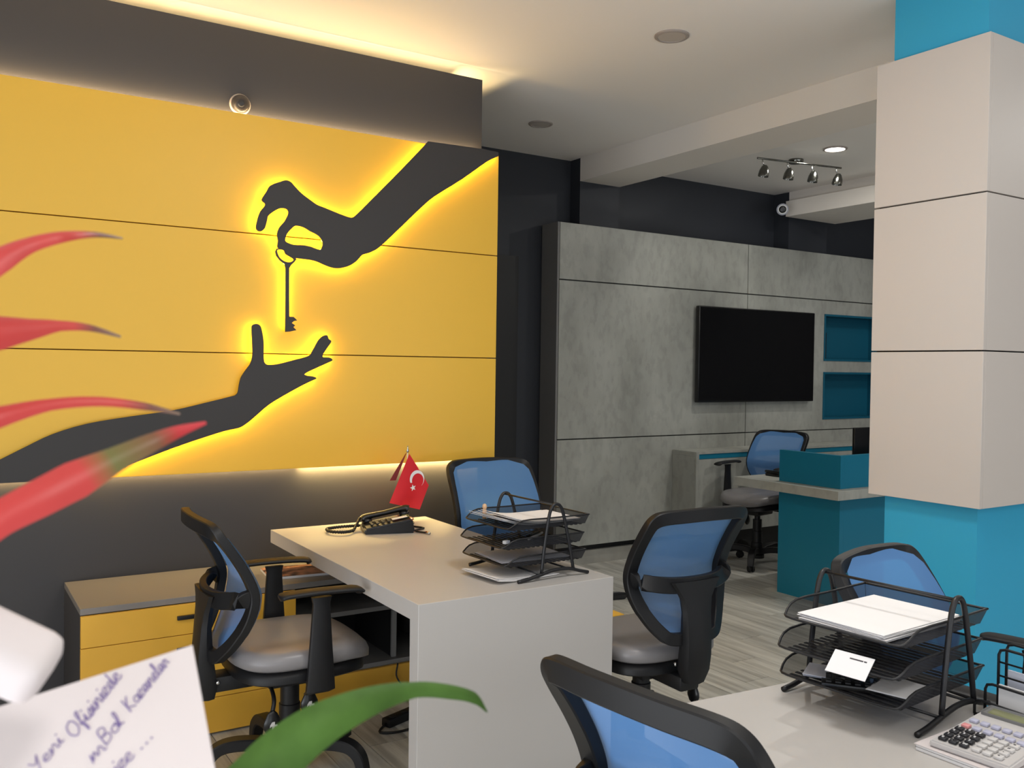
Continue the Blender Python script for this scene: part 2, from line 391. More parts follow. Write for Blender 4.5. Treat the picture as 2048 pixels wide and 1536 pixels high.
# ================================================================== YELLOW SIGN
sg = empty('wall_sign', (0, 0, 0), label='yellow three-board wall sign with backlit dark hands passing a key', cat='sign')
for z0, z1 in ((1.004, 1.548), (1.548, 2.098), (2.098, 2.640)):
    B('board', -.7, 2.548, 4.15, 4.168, z0+.0022, z1-.0022, 'yellow', sg, bev=.0012, seg=1)
B('joint_backing', -.68, 2.50, 4.1685, 4.172, 1.06, 2.58, mat('ochre_joint', (110, 70, 10), .7), sg)
for i, xx in enumerate((-.4, .9, 2.2)): B('mounting_batten', xx, xx+.06, 4.1725, 4.20, 1.2, 2.5, 'blackp', sg)
UPPER_HAND = [(2.106, 2.64), (1.946, 2.466), (1.814, 2.327), (1.726, 2.235), (1.702, 2.216), (1.682, 2.214), (1.633, 2.225), (1.558, 2.246), (1.521, 2.256), (1.487, 2.275), (1.447, 2.299), (1.414, 2.327), (1.394, 2.347), (1.371, 2.353), (1.345, 2.344), (1.297, 2.32), (1.279, 2.289), (1.257, 2.25), (1.274, 2.23), (1.251, 2.196), (1.239, 2.161), (1.232, 2.123), (1.239, 2.108), (1.255, 2.106), (1.273, 2.123), (1.283, 2.159), (1.289, 2.181), (1.318, 2.206), (1.346, 2.221), (1.372, 2.221), (1.382, 2.208), (1.379, 2.191), (1.363, 2.16), (1.341, 2.133), (1.33, 2.101), (1.335, 2.07), (1.333, 2.038), (1.361, 2.033), (1.381, 2.01), (1.41, 1.999), (1.437, 1.996), (1.483, 1.994), (1.523, 1.988), (1.564, 1.974), (1.605, 1.964), (1.64, 1.965), (1.682, 1.978), (1.717, 2.0), (1.738, 2.022), (1.755, 2.039), (1.788, 2.05), (1.824, 2.069), (1.852, 2.091), (1.903, 2.139), (1.992, 2.226), (2.067, 2.299), (2.144, 2.366), (2.302, 2.472), (2.449, 2.581), (2.523, 2.622), (2.523, 2.643), (2.421, 2.647)]
HAND_HOLE = [(1.419, 2.147), (1.399, 2.132), (1.377, 2.105), (1.369, 2.079), (1.376, 2.067), (1.41, 2.058), (1.456, 2.06), (1.496, 2.055), (1.536, 2.045), (1.548, 2.059), (1.551, 2.079), (1.543, 2.097), (1.522, 2.115), (1.488, 2.128), (1.455, 2.144)]
KEY = [(1.329, 2.034), (1.323, 2.019), (1.328, 2.0), (1.345, 1.98), (1.367, 1.965), (1.372, 1.946), (1.373, 1.813), (1.373, 1.65), (1.394, 1.652), (1.427, 1.66), (1.412, 1.674), (1.421, 1.682), (1.404, 1.693), (1.414, 1.702), (1.43, 1.706), (1.413, 1.722), (1.392, 1.722), (1.39, 1.814), (1.389, 1.947), (1.398, 1.962), (1.414, 1.978), (1.425, 1.993), (1.41, 2.003), (1.391, 2.005), (1.364, 2.037)]
KEY_HOLE = [(1.332, 2.027), (1.361, 2.029), (1.371, 2.011), (1.391, 2.001), (1.409, 1.991), (1.403, 1.98), (1.384, 1.975), (1.362, 1.98), (1.34, 1.998)]
LOWER_HAND = [(0.033, 1.011), (0.116, 1.053), (0.218, 1.104), (0.312, 1.154), (0.404, 1.2), (0.532, 1.24), (0.689, 1.266), (0.872, 1.291), (1.029, 1.327), (1.135, 1.353), (1.145, 1.356), (1.156, 1.37), (1.162, 1.406), (1.17, 1.437), (1.189, 1.468), (1.209, 1.496), (1.22, 1.53), (1.22, 1.587), (1.216, 1.66), (1.221, 1.677), (1.238, 1.682), (1.255, 1.675), (1.264, 1.65), (1.272, 1.6), (1.273, 1.526), (1.28, 1.503), (1.297, 1.496), (1.343, 1.501), (1.426, 1.523), (1.486, 1.54), (1.504, 1.562), (1.534, 1.615), (1.558, 1.637), (1.578, 1.64), (1.586, 1.623), (1.599, 1.611), (1.577, 1.578), (1.555, 1.539), (1.59, 1.535), (1.606, 1.523), (1.584, 1.51), (1.475, 1.46), (1.48, 1.448), (1.505, 1.445), (1.527, 1.435), (1.499, 1.421), (1.451, 1.398), (1.38, 1.36), (1.299, 1.312), (1.236, 1.259), (1.191, 1.223), (1.158, 1.207), (1.097, 1.195), (0.989, 1.163), (0.873, 1.125), (0.72, 1.069), (0.551, 1.008), (0.324, 1.01), (0.218, 1.01)]
R1 = [(-0.0392, 0.5227, 1.4571, 0.0047), (-0.0141, 0.5196, 1.5065, 0.0143), (0.0146, 0.5258, 1.5397, 0.015), (0.0278, 0.5295, 1.5523, 0.0138), (0.0415, 0.5327, 1.5609, 0.0089), (0.0581, 0.5341, 1.5668, 0.0064), (0.0745, 0.5475, 1.5706, 0.0036), (0.0908, 0.5608, 1.5713, 0.0012)]
R2 = [(-0.0392, 0.5227, 1.4571, 0.007), (-0.0103, 0.5289, 1.4994, 0.0219), (0.0146, 0.5251, 1.5128, 0.0214), (0.0278, 0.5286, 1.5154, 0.0178), (0.0416, 0.5317, 1.5172, 0.0117), (0.0559, 0.5345, 1.5191, 0.0059), (0.0708, 0.5368, 1.5184, 0.0038), (0.0867, 0.5384, 1.514, 0.0014)]
R3 = [(-0.0373, 0.4977, 1.4525, 0.0066), (-0.01, 0.516, 1.4614, 0.0131), (0.0147, 0.5241, 1.4675, 0.013), (0.0279, 0.5276, 1.4718, 0.0107), (0.0505, 0.5252, 1.4775, 0.0062), (0.0739, 0.5221, 1.479, 0.0051), (0.0961, 0.5198, 1.4762, 0.0041), (0.1144, 0.5198, 1.4716, 0.0011)]
R4 = [(-0.0335, 0.4467, 1.4074, 0.008), (-0.0087, 0.4548, 1.4122, 0.0147), (0.0092, 0.4554, 1.421, 0.0156), (0.0244, 0.4578, 1.4307, 0.0151), (0.0403, 0.4596, 1.4386, 0.0164), (0.055, 0.4623, 1.4457, 0.0172), (0.0723, 0.4632, 1.4539, 0.0119), (0.0904, 0.4637, 1.4621, 0.0083), (0.1029, 0.4677, 1.4664, 0.0055), (0.1164, 0.471, 1.4697, 0.0015)]
G1 = [(-0.0033, 0.4929, 1.1437, 0.0093), (0.0554, 0.4569, 1.2145, 0.0256), (0.1028, 0.4397, 1.268, 0.0267), (0.1297, 0.4349, 1.2934, 0.0254), (0.1453, 0.4371, 1.3052, 0.0234), (0.1656, 0.4362, 1.3167, 0.0194), (0.1952, 0.4411, 1.3216, 0.0133), (0.2243, 0.4462, 1.3208, 0.0075), (0.2455, 0.4445, 1.3164, 0.0071), (0.2625, 0.4453, 1.3093, 0.0058), (0.2737, 0.4498, 1.2975, 0.0009)]
yy = lambda u, v, w: (u, 4.116+w, v)
nu = len(UPPER_HAND); nl = len(LOWER_HAND)
outline('upper_hand', [sm_c(UPPER_HAND, [0, nu-1, nu-2, nu-3]), sm2(HAND_HOLE)], .008, 'silh', sg, yy)['label'] = 'dark hand reaching down from the upper right'
outline('lower_hand', [sm_c(LOWER_HAND, [0, nl-1, nl-3])], .008, 'silh', sg, yy)['label'] = 'dark open hand reaching up from the left'
outline('key', [sm2(KEY, 1), sm2(KEY_HOLE)], .006, 'silh', sg, yy)['label'] = 'dark key hanging from the upper fingers'
def inset(pts, d, closed=True):
    P = [Vector((a, b_)) for a, b_ in pts]; n = len(P); ar = sum(P[i].x*P[(i+1) % n].y-P[(i+1) % n].x*P[i].y for i in range(n)); s = 1 if ar > 0 else -1
    out = []
    for i in range(n):
        t = (P[(i+1) % n]-P[i-1]).normalized(); out.append(P[i]+Vector((-t.y, t.x))*s*d)
    return out
def led(name, pts, r=.0028):
    return tube(name, [(p.x, 4.131, p.y) for p in pts], r, 'led', sg, seg=5)
i1 = inset(UPPER_HAND, .010)
led('led_strip', [Vector((2.105, 2.622))]+i1[1:-4]+[Vector((2.44, 2.583)), Vector((2.52, 2.628))])
h2 = inset(HAND_HOLE, -.008); led('led_strip', h2+[h2[0]])
i2 = inset(LOWER_HAND, .010)
led('led_strip', i2[16:-5]+[Vector((.56, 1.018))])
led('led_strip', [Vector((1.382, 1.67)), Vector((1.384, 1.94))], .0024)
led('led_strip', [Vector((1.336, 2.0)), Vector((1.352, 1.983)), Vector((1.372, 1.966)), Vector((1.400, 1.968)), Vector((1.424, 1.99))], .0018)

# small domed sensor on the partition above the panel
t = empty('motion_sensor', (1.178, 4.20, 2.69), label='small clear domed sensor on the dark partition above the yellow sign', cat='sensor')
bm = bmesh.new(); lathe(bm, [(.048, 0), (.048, -.008), (.045, -.012)], 24, axis='y'); obj('mount', bm, 'ring', t, smooth=True, auto=True)
gl = mat('smoked_dome', (80, 76, 74), .35, alpha=.5)
bm = bmesh.new(); lathe(bm, [(.042, -.012), (.040, -.026), (.032, -.040), (.018, -.049), (.004, -.052)], 24, axis='y'); obj('dome', bm, gl, t, smooth=True)
bm = bmesh.new(); lathe(bm, [(.018, -.0125), (.018, -.026), (.010, -.034)], 16, axis='y'); obj('lens', bm, 'blackg', t, smooth=True)

# ================================================================== CEILING FITTINGS
def downlight(x, y, r, m, lab, on=False):
    t = empty('downlight', (x, y, ZC), label=lab, cat='ceiling light', group='recessed ceiling lights')
    bm = bmesh.new(); lathe(bm, [(r, 0), (r, -.006), (r*.93, -.010), (r*.82, -.010), (r*.80, -.004)], 32); obj('trim_ring', bm, 'ring', t, smooth=True, auto=True)
    bm = bmesh.new(); lathe(bm, [(r*.80, -.003), (r*.80, -.007), (r*.6, -.0075)], 32); obj('diffuser', bm, m, t)
    return t
downlight(2.97, 3.268, .083, 'diffu', 'unlit round ceiling light nearest the camera, in front of the beam')
downlight(3.34, 4.92, .080, 'diffu', 'unlit round ceiling light farther back, above the dark far wall')
downlight(5.43, 4.24, .085, 'lampon', 'lit round ceiling light glowing white behind the beam')
lo = bpy.data.lights.new('downlight_glow', 'AREA'); lo.shape = 'DISK'; lo.size = .13; lo.energy = 20; lo.color = (1, .97, .9)
o = bpy.data.objects.new('downlight_glow', lo); COL.objects.link(o); o.location = (5.43, 4.24, ZC-.02)

t = empty('spotlight_bar', (5.30, 4.56, ZC), label='ceiling bar with four small chrome spotlights', cat='ceiling light')
bm = bmesh.new(); lathe(bm, [(.055, 0), (.055, -.022), (.05, -.028)], 24, c=(.18, .07, 0)); obj('ceiling_rose', bm, 'gunmetal', t, smooth=True, auto=True)
A_, B_ = Vector((-.37, -.05, -.085)), Vector((.37, -.19, -.085))
tube('bar', [A_, B_], .007, 'gunmetal', t)
tube('stem', [(.18, .07, -.026), (.10, -.10, -.075), (.02, -.124, -.085)], .006, 'gunmetal', t)
for k, f in enumerate((.06, .35, .64, .94)):
    p = A_.lerp(B_, f)
    sp = tube('spotlight', [p+Vector((0, 0, .004)), p+Vector((.002, 0, -.03)), p+Vector((.012, -.004, -.045))], .005, 'chrome', t)
    bm = bmesh.new(); lathe(bm, [(.012, .03), (.022, .02), (.034, -.01), (.038, -.04), (.037, -.052), (.033, -.052), (.028, -.02)], 20)
    s = obj('lamp_head', bm, 'gunmetal', sp, smooth=True, auto=True); s.location = p+Vector((.014, -.006, -.075)); s.rotation_euler = (.12, .1, 0)
    bm = bmesh.new(); lathe(bm, [(.026, -.040), (.026, -.045), (.01, -.047)], 16); s2 = obj('bulb', bm, 'white', sp, smooth=True); s2.location = s.location; s2.rotation_euler = s.rotation_euler

t = empty('security_camera', (6.18, 5.36, 2.90), label='round-faced bullet security camera at the dark wall under the far beam', cat='camera')
d = Vector((-.72, -.67, -.16)).normalized(); q = d.to_track_quat('Z', 'Y')
bm = bmesh.new(); lathe(bm, [(.034, -.10), (.045, -.09), (.047, .05), (.050, .055), (.050, .065), (.040, .067)], 24)
for v in bm.verts: v.co = q @ v.co
obj('housing', bm, mat('camera_grey', (150, 152, 165), .4), t, smooth=True, auto=True)
bm = bmesh.new(); lathe(bm, [(.030, .0672), (.030, .070), (.018, .072)], 20)
for v in bm.verts: v.co = q @ v.co
obj('lens', bm, 'blackg', t, smooth=True)
bm = bmesh.new(); lathe(bm, [(.040, .0672), (.040, .0685), (.031, .0685), (.031, .0672)], 24)
for v in bm.verts: v.co = q @ v.co
obj('front_ring', bm, 'white', t, smooth=True)
tube('bracket', [(.0, .0, .03), (.08, .06, .06), (.15, .135, .06)], .012, 'ring', t)

# ================================================================== CONCRETE WALL FITTINGS
t = empty('television', (5.96, 5.40, 1.63), label='large black flat television on the concrete-look wall', cat='television')
B('screen_housing', -.711, .711, -.012, .03, -.396, .396, 'blackg', t, bev=.006)
B('screen', -.700, .700, -.0135, -.012, -.380, .386, 'screen', t)
B('wall_mount', -.2, .2, .03, .05, -.2, .2, 'blackp', t)

t = empty('credenza', (5.037, 5.176, .2), label='low concrete-look wall cabinet with a teal strip under the television', cat='cabinet')
B('body', 0, 2.7, .018, .272, 0, .62, 'conc', t)
B('top', 0, 2.7, 0, .272, .636, .654, 'conc', t)
B('front', .0, 2.7, 0, .016, 0, .594, 'conc', t)
B('teal_strip', .03, 2.69, .006, .018, .597, .634, 'teal', t)
bm = bmesh.new(); box(bm, 0, .03, .0, .018, .594, .636); box(bm, .0, 2.7, .02, .272, .621, .635); obj('edge', bm, 'conc', t)
B('support', .5, 2.5, .12, .26, -.2, 0, 'blackp', t)
tag(B('book', 6.902, 6.925, 5.46, 5.57, 1.62, 1.86, 'blackp'), 'dark book leaning in the upper teal niche', 'book')
o = bpy.data.objects['book']; o.rotation_euler = (0, 0, 0)

# ================================================================== RECEPTION DESK
t = empty('reception_desk', (4.72, 3.61, 0), label='teal reception desk with concrete-look counter slab behind the pillar', cat='desk')
prism(bm := bmesh.new(), [(0, 0), (2.0, 0), (2.0, .62), (.70, .62), (.70, .87), (0, .87)], .700, .757); obj('counter_slab', bm, 'conc', t)
B('side_panel', .11, .15, .07, .56, 0, .700, 'teal', t); B('front_panel', .1505, 1.9, .07, .11, 0, .700, 'teal', t); B('end_panel', 1.9, 1.94, .07, .6, 0, .7, 'teal', t)
bm = bmesh.new(); box(bm, .11, .15, .07, .56, .757, .968); box(bm, .1505, 1.9, .07, .11, .757, .968); obj('upstand', bm, 'teal', t)
t = empty('monitor', (5.60, 3.98, .757), label='black monitor top showing behind the teal reception upstand', cat='monitor')
B('stand', -.1, .1, -.08, .08, 0, .012, 'blackg', t, bev=.004); B('neck', -.02, .02, .0, .02, .012, .12, 'blackg', t); B('screen', -.26, .26, -.02, .0, .06, .36, 'blackg', t, bev=.005)
t = empty('desk_phone', (5.03, 4.36, .757), label='small black phone on the reception counter, left of the upstand', cat='phone')
B('body', -.06, .06, -.06, .06, 0, .022, 'blackg', t, bev=.006); B('handset', -.055, -.02, -.07, .07, .022, .04, 'blackg', t, bev=.006)

# ================================================================== CHAIRS
def backx(y, z):
    c = -.19 - (.135*((z-.73)/.23)**1.35 if z > .73 else 1.5*(z-.73)**2)
    return c - .026*max(0, 1-(y/.24)**2)
def halfw(z):
    pts = ((.490, .10), (.505, .125), (.56, .172), (.62, .205), (.68, .225), (.74, .230), (.80, .230), (.88, .226), (.93, .220), (.955, .20), (.966, .15))
    for (a, u), (b_, v) in zip(pts, pts[1:]):
        if a <= z <= b_: return u+(v-u)*(z-a)/(b_-a)
    return .10
def make_chair(arms=True):
    t = empty('office_chair')
    R = [(0, .962), (.09, .960), (.175, .956), (.206, .944), (.216, .915), (.218, .85), (.218, .79), (.217, .73), (.210, .675), (.190, .62), (.160, .565), (.128, .525), (.105, .508), (.06, .502)]
    loop = R + [(0, .502)] + [(-a, b_) for a, b_ in R[:0:-1]]
    P = spline([(backx(a, b_), a, b_) for a, b_ in loop], 5, True)
    n = len(P)
    def W(f): 
        z = P[min(n-1, int(f*(n-1)+.5))].z
        return .0235 if z > .6 else .022
    bm = sweep(bmesh.new(), P, W, .015, closed=True, ref=lambda f: (1, 0, .0), rect=True)
    rg = obj('back_frame', bm, 'black', t, smooth=True, auto=True)
    for k in range(5):
        y = -.15+.075*k; bm = bmesh.new(); lathe(bm, [(.0042, -.0008), (.0042, .0008), (.002, .0010)], 8, axis='x')
        for v in bm.verts: v.co = Vector((backx(y, .955)-.0155, y, .955-.004*abs(y)/.15)) + v.co
        obj('screw', bm, 'rubber', rg)
    def f(u, v):
        z = .489+.484*v; zz = min(max(z, .49), .966); h = halfw(zz)-.006-(.012 if z > .955 else 0)*0-1.2*max(0, z-.945); y = -h+2*h*u; return (backx(y, z)+.0185+.006*min(1, abs(2*u-1)*1.3), y, z)
    bm = grid(bmesh.new(), 14, 20, f); obj('mesh_back', bm, 'mesh', t, smooth=True)
    # cross bar and spine behind the mesh
    bm = sweep(bmesh.new(), spline([(-.200, -.216, .722), (-.240, -.195, .712), (-.285, -.11, .702), (-.302, 0, .700), (-.285, .11, .702), (-.240, .195, .712), (-.200, .216, .722)], 5), .029, .012, ref=lambda f: (math.cos((f-.5)*2.4), math.sin((f-.5)*2.4), 0), rect=True)
    obj('cross_bar', bm, 'black', t, smooth=True, auto=True)
    bm = bmesh.new(); V = []
    prof = [(-.303, .715, .115, .012), (-.304, .68, .090, .013), (-.306, .65, .072, .015), (-.310, .60, .064, .017), (-.311, .50, .062, .024), (-.306, .44, .062, .028), (-.300, .385, .060, .028), (-.298, .340, .042, .022)]
    for x, z, hw, hd in prof:
        V.append([bm.verts.new(p) for p in ((x-hd, -hw+.008, z), (x-hd*1.5, 0, z), (x-hd, hw-.008, z), (x, hw, z), (x+hd, hw-.008, z), (x+hd, -hw+.008, z), (x, -hw, z))])
    for a, b_ in zip(V, V[1:]):
        for k in range(7): bm.faces.new((a[k], a[(k+1) % 7], b_[(k+1) % 7], b_[k]))
    bm.faces.new(V[0][::-1]); bm.faces.new(V[-1]); sp = obj('spine', bm, 'black', t, smooth=True, auto=True)
    for s in (-1, 1):
        bm = bmesh.new(); lathe(bm, [(.007, -.003*s), (.007, .003*s), (.003, .005*s)], 10, c=(-.272, s*.063, .405), axis='y'); obj('bolt', bm, 'chrome', sp, smooth=True)
    # seat
    def seat(bm, a, b_, z0, z1, pw=3.2, x0=.0, crown=.0, drop=0):
        n = 44; rows = [(0, .80), (.08, .93), (.25, 1), (.6, 1), (.85, .965), (1, .88)]; RR = []
        for h, s in rows:
            ring = []
            for k in range(n):
                an = 2*PI*k/n; c, s_ = math.cos(an), math.sin(an)
                X = math.copysign(abs(c)**(2/pw), c)*a*s; Y = math.copysign(abs(s_)**(2/pw), s_)*b_*s*(1-.05*X/a)
                ring.append(bm.verts.new((X+x0, Y, z0+(z1-z0)*h - drop*max(0, X/a-.45)**2*2 + crown*.0)))
            RR.append(ring)
        for p, q in zip(RR, RR[1:]):
            for k in range(n): bm.faces.new((p[k], p[(k+1) % n], q[(k+1) % n], q[k]))
        bm.faces.new(RR[0][::-1])
        last = RR[-1]
        for s in (.7, .35):
            ring = [bm.verts.new((x0+(v.co.x-x0)*s, v.co.y*s, z1+.006*(1-s) - drop*max(0, ((v.co.x-x0)*s)/a-.45)**2*2)) for v in RR[-1]]
            for k in range(n): bm.faces.new((last[k], last[(k+1) % n], ring[(k+1) % n], ring[k]))
            last = ring
        bm.faces.new(last); return bm
    obj('seat', seat(bmesh.new(), .250, .245, .455, .525, x0=.015, drop=.060), 'vinyl', t, smooth=True)
    obj('seat_shell', seat(bmesh.new(), .236, .234, .405, .461, x0=.01, drop=.03), 'black', t, smooth=True, auto=True)
    bm = bmesh.new(); box(bm, -.10, .10, -.075, .075, .350, .415, .012); box(bm, -.285, -.09, -.045, .045, .362, .418, .010); obj('mechanism', bm, 'black', t, smooth=True, auto=True)
    for s, ax_, zb in ((-1, -.115, .270), (-1, .015, .318)):
        lv = tube('lever', [(ax_+.02, s*.06, .375), (ax_+.015, s*.12, .36), (ax_+.01, s*.155, .34), (ax_, s*.168, zb+.035)], .0075, 'black', t, n=4)
        bm = bmesh.new(); lathe(bm, [(.006, .046), (.018, .034), (.031, .006), (.032, -.010), (.022, -.030), (.008, -.038)], 18, c=(ax_, s*.17, zb))
        for v in bm.verts: v.co.y = s*.17+(v.co.y-s*.17)*.4
        obj('paddle', bm, 'blackg', lv, smooth=True)
        bm = bmesh.new()
        prism(bm, [(-.004, .014), (.005, .014), (.005, .004), (.014, .004), (.014, -.003), (.004, -.003), (.004, -.013), (-.004, -.013), (-.004, .001), (-.012, -.004), (-.011, .004)], .0, .0015)
        for v in bm.verts: v.co = Vector((ax_+v.co.x, s*(.17+.0125+v.co.z), zb-.004+v.co.y))
        obj('emblem', bm, 'silver', lv)
    if arms:
        for s in (-1, 1):
            bm = bmesh.new(); V = []
            for z, hx, yc, hy in ((.375, .046, .235, .012), (.392, .050, .266, .013), (.43, .047, .268, .013), (.55, .038, .268, .012), (.69, .029, .268, .011), (.712, .034, .268, .012)):
                V.append([bm.verts.new((.02+px, s*(yc+py), z)) for px, py in ((-hx, -hy*.6), (-hx*.8, -hy), (hx*.8, -hy), (hx, -hy*.6), (hx, hy*.6), (hx*.8, hy), (-hx*.8, hy), (-hx, hy*.6))])
            for a, b_ in zip(V, V[1:]):
                for k in range(8): bm.faces.new((a[k], a[(k+1) % 8], b_[(k+1) % 8], b_[k]))
            bm.faces.new(V[0][::-1]); bm.faces.new(V[-1]); am = obj('armrest', bm, 'black', t, smooth=True, auto=True)
            bm = bmesh.new(); sweep(bm, spline([(-.125, s*.27, .724), (-.10, s*.27, .730), (0, s*.27, .732), (.10, s*.268, .729), (.150, s*.264, .724), (.160, s*.262, .712)], 4), lambda f: .034*min(1, .55+6*f, .55+6*(1-f)), lambda f: .011, ref=(0, 0, 1), seg=14)
            obj('arm_pad', bm, 'black', am, smooth=True)
    # column and base
    bm = bmesh.new(); lathe(bm, [(.022, .36), (.022, .24)], 20); cl = obj('gas_column', bm, 'metalb', t, smooth=True, auto=True)
    bm = bmesh.new(); lathe(bm, [(.034, .355), (.034, .27), (.038, .267), (.038, .18), (.043, .177), (.045, .09), (.056, .085), (.056, .06)], 24); obj('column_cover', bm, 'black', t, smooth=True, auto=True)
    for k in range(5):
        an = 2*PI*k/5+.45; c, s = math.cos(an), math.sin(an); pr = [(.03, .108), (.10, .130), (.18, .140), (.240, .133), (.276, .104), (.290, .066), (.293, .048)]
        bm = sweep(bmesh.new(), spline([(c*r, s*r, z) for r, z in pr], 4), lambda f: .030-.009*f, lambda f: .022-.004*f, ref=(c*.5, s*.5, 1), rect=True)
        lg = obj('leg', bm, 'black', t, smooth=True, auto=True)
        bm = bmesh.new()
        for q in (-1, 1): lathe(bm, [(.006, -.010), (.024, -.008), (.027, 0), (.024, .008), (.006, .010)], 18, c=(0, q*.014, .027), axis='y')
        box(bm, -.010, .012, -.006, .006, .02, .05)
        ro = Matrix.Rotation(an+.6+k, 3, 'Z')
        for v in bm.verts: v.co = ro @ v.co + Vector((c*.278, s*.278, 0))
        obj('caster', bm, 'rubber', lg, smooth=True, auto=True)
    return t
def raise_seat(root, dz):
    for ch in CH.get(root.name, []): pass
ch0 = make_chair(True); arms_off = make_chair(False)
index()
LIFTED = {}
def place(src, x, y, deg, lab, dz=0, first=False, seat=0):
    c = src if first else copy_tree(src)
    c.location = (x, y, 0); c.rotation_euler = (0, 0, math.radians(deg)); tag(c, lab, 'chair', 'blue mesh office chairs')
    if dz:                                   # gas lift: everything but the base rises
        for k in [o for o in bpy.data.objects if o.parent == c]:
            if not k.name.startswith(('leg', 'column_cover')): k.location.z += dz + (seat if k.name.startswith(('seat', 'mechanism', 'lever')) else 0)
    return c
place(ch0, 1.092, 3.183, -1, 'blue mesh office chair tucked in behind the main grey desk by the yellow drawers', first=True)
place(ch0, 2.36, 1.32, -82, 'blue mesh office chair standing against the cyan foot of the pillar behind the document tray')
place(ch0, 5.35, 4.825, 188, 'blue mesh office chair behind the teal reception desk, farthest away', dz=.045)
index()
place(arms_off, 2.350, 2.70, 88, 'blue mesh office chair seen from behind on the open floor right of the main desk', dz=.02, seat=-.062)
place(arms_off, 2.36, 3.62, -94, 'blue mesh office chair with only its back showing beside the flag, below the yellow sign', dz=.05)
place(arms_off, 1.30, 1.18, 7, 'blue mesh office chair in the foreground, its back cut off by the lower edge', first=True)

# ================================================================== MAIN DESK
t = empty('office_desk', (1.281, 2.530, 0), label='grey laminate desk with waterfall end carrying the phone and flag', cat='desk')
bm = bmesh.new(); pr = [(0, 0), (.058, 0), (.058, .692), (1.485, .692), (1.485, .750), (0, .750)]
V0 = [bm.verts.new((0, a, c)) for a, c in pr]; V1 = [bm.verts.new((.783, a, c)) for a, c in pr]; bm.faces.new(V0); bm.faces.new(V1[::-1])
for i in range(6): bm.faces.new((V0[i], V0[(i+1) % 6], V1[(i+1) % 6], V1[i]))
bmesh.ops.bevel(bm, geom=bm.edges[:], offset=.0012, segments=1, affect='EDGES'); obj('waterfall_top', bm, 'lam', t)
B('far_support', .30, .74, 1.20, 1.22, .57, .6915, 'lamd', t)

# drawer cabinet along the partition
t = empty('drawer_cabinet', (.46, 3.705, 0), label='yellow drawer cabinet with grey top and open shelf under the main desk', cat='cabinet')
B('top', 0, 1.54, 0, .49, .545, .569, 'lamc', t, bev=.001, seg=1)
B('side_panel', 0, .018, .004, .49, 0, .5445, 'darkpaint', t); B('side_panel', 1.522, 1.54, .002, .49, 0, .5445, 'lamd', t)
B('back_panel', .018, 1.522, .474, .49, 0, .5445, 'blackp', t); B('divider', .812, .83, .004, .474, .171, .5445, 'lamd', t)
B('bottom_shelf', .83, 1.522, .002, .474, .150, .170, 'lamd', t); B('shelf', .83, 1.522, .02, .474, .395, .415, 'lamd', t)
B('inner_post', 1.30, 1.318, .045, .474, .171, .394, 'blackp', t); B('post_edge', 1.298, 1.320, .030, .0445, .171, .394, 'lamd', t)
for z0, z1, w in ((.424, .543, .828), (.292, .4215, .828), (.152, .2895, .828)):
    d = B('drawer', .0005, w, -.018, .0, z0, z1, 'yellow2', t, bev=.001, seg=1); zc = (z0+z1)/2+.01
    B('handle', .345, .475, -.032, -.018, zc-.008, zc+.008, 'blackg', d, bev=.002)
B('lower_front', .0005, 1.54, -.018, 0, .008, .1495, 'yellow2', t, bev=.001, seg=1)
tg = empty('magazine', (1.36, 3.90, .569), rz=math.radians(-6), label='glossy magazine with brown cover on the grey cabinet top', cat='magazine')
B('pages', -.135, .135, -.10, .10, 0, .010, 'paper', tg); B('cover', -.1352, .1352, -.1002, .1002, .0105, .0115, 'photo', tg)
tg = empty('folder', (1.66, 3.93, .569), rz=math.radians(8), label='dark folder on the cabinet beside the magazine, under the desk', cat='folder')
B('cover', -.12, .12, -.14, .15, 0, .012, 'blackp', tg); B('label_strip', -.05, .05, -.139, -.11, .0122, .0128, 'paperg', tg)
tg = empty('cable_box', (1.42, 3.92, .170), label='small black device with cables on the open cabinet shelf', cat='device')
B('housing', -.09, .03, -.07, .07, 0, .04, 'blackg', tg, bev=.006); tube('cable', [(.03, 0, .02), (.08, .03, .008), (.06, .09, .006), (-.02, .11, .006), (-.08, .09, .02)], .004, 'wire', tg, n=5)
tag(tube('power_cable', [(1.76, 3.676, .16), (1.75, 3.66, .10), (1.80, 3.62, .04), (1.90, 3.58, .005), (1.95, 3.50, .005)], .004, 'wire', n=5), 'black cable hanging from the open shelf to the floor', 'cable')
tg = empty('power_strip', (1.68, 3.44, 0), rz=.35, label='black power strip with cable on the floor under the main desk', cat='power strip')
B('body', -.11, .11, -.025, .025, 0, .035, 'black', tg, bev=.006)
for k in range(3): 
    bm = bmesh.new(); lathe(bm, [(.017, .0352), (.017, .037), (.012, .0375)], 16, c=(-.07+.07*k, 0, 0)); obj('socket', bm, 'rubber', tg, smooth=True)
tube('cable', [(-.11, 0, .015), (-.17, -.03, .006), (-.10, -.09, .006), (.05, -.10, .006), (.15, -.05, .006), (.13, .05, .006)], .005, 'wire', tg, n=5)
tg = empty('floor_box', (3.19, 4.06, 0), label='low yellow box with brown side on the floor right of the main desk', cat='box')
B('body', -.15, .15, -.10, .10, 0, .075, mat('brown_board', (150, 95, 25), .6), tg); B('lid', -.155, .155, -.105, .105, .0755, .095, 'skirt', tg); B('top_sheet', -.14, .13, -.09, .09, .0955, .099, 'yellow', tg)

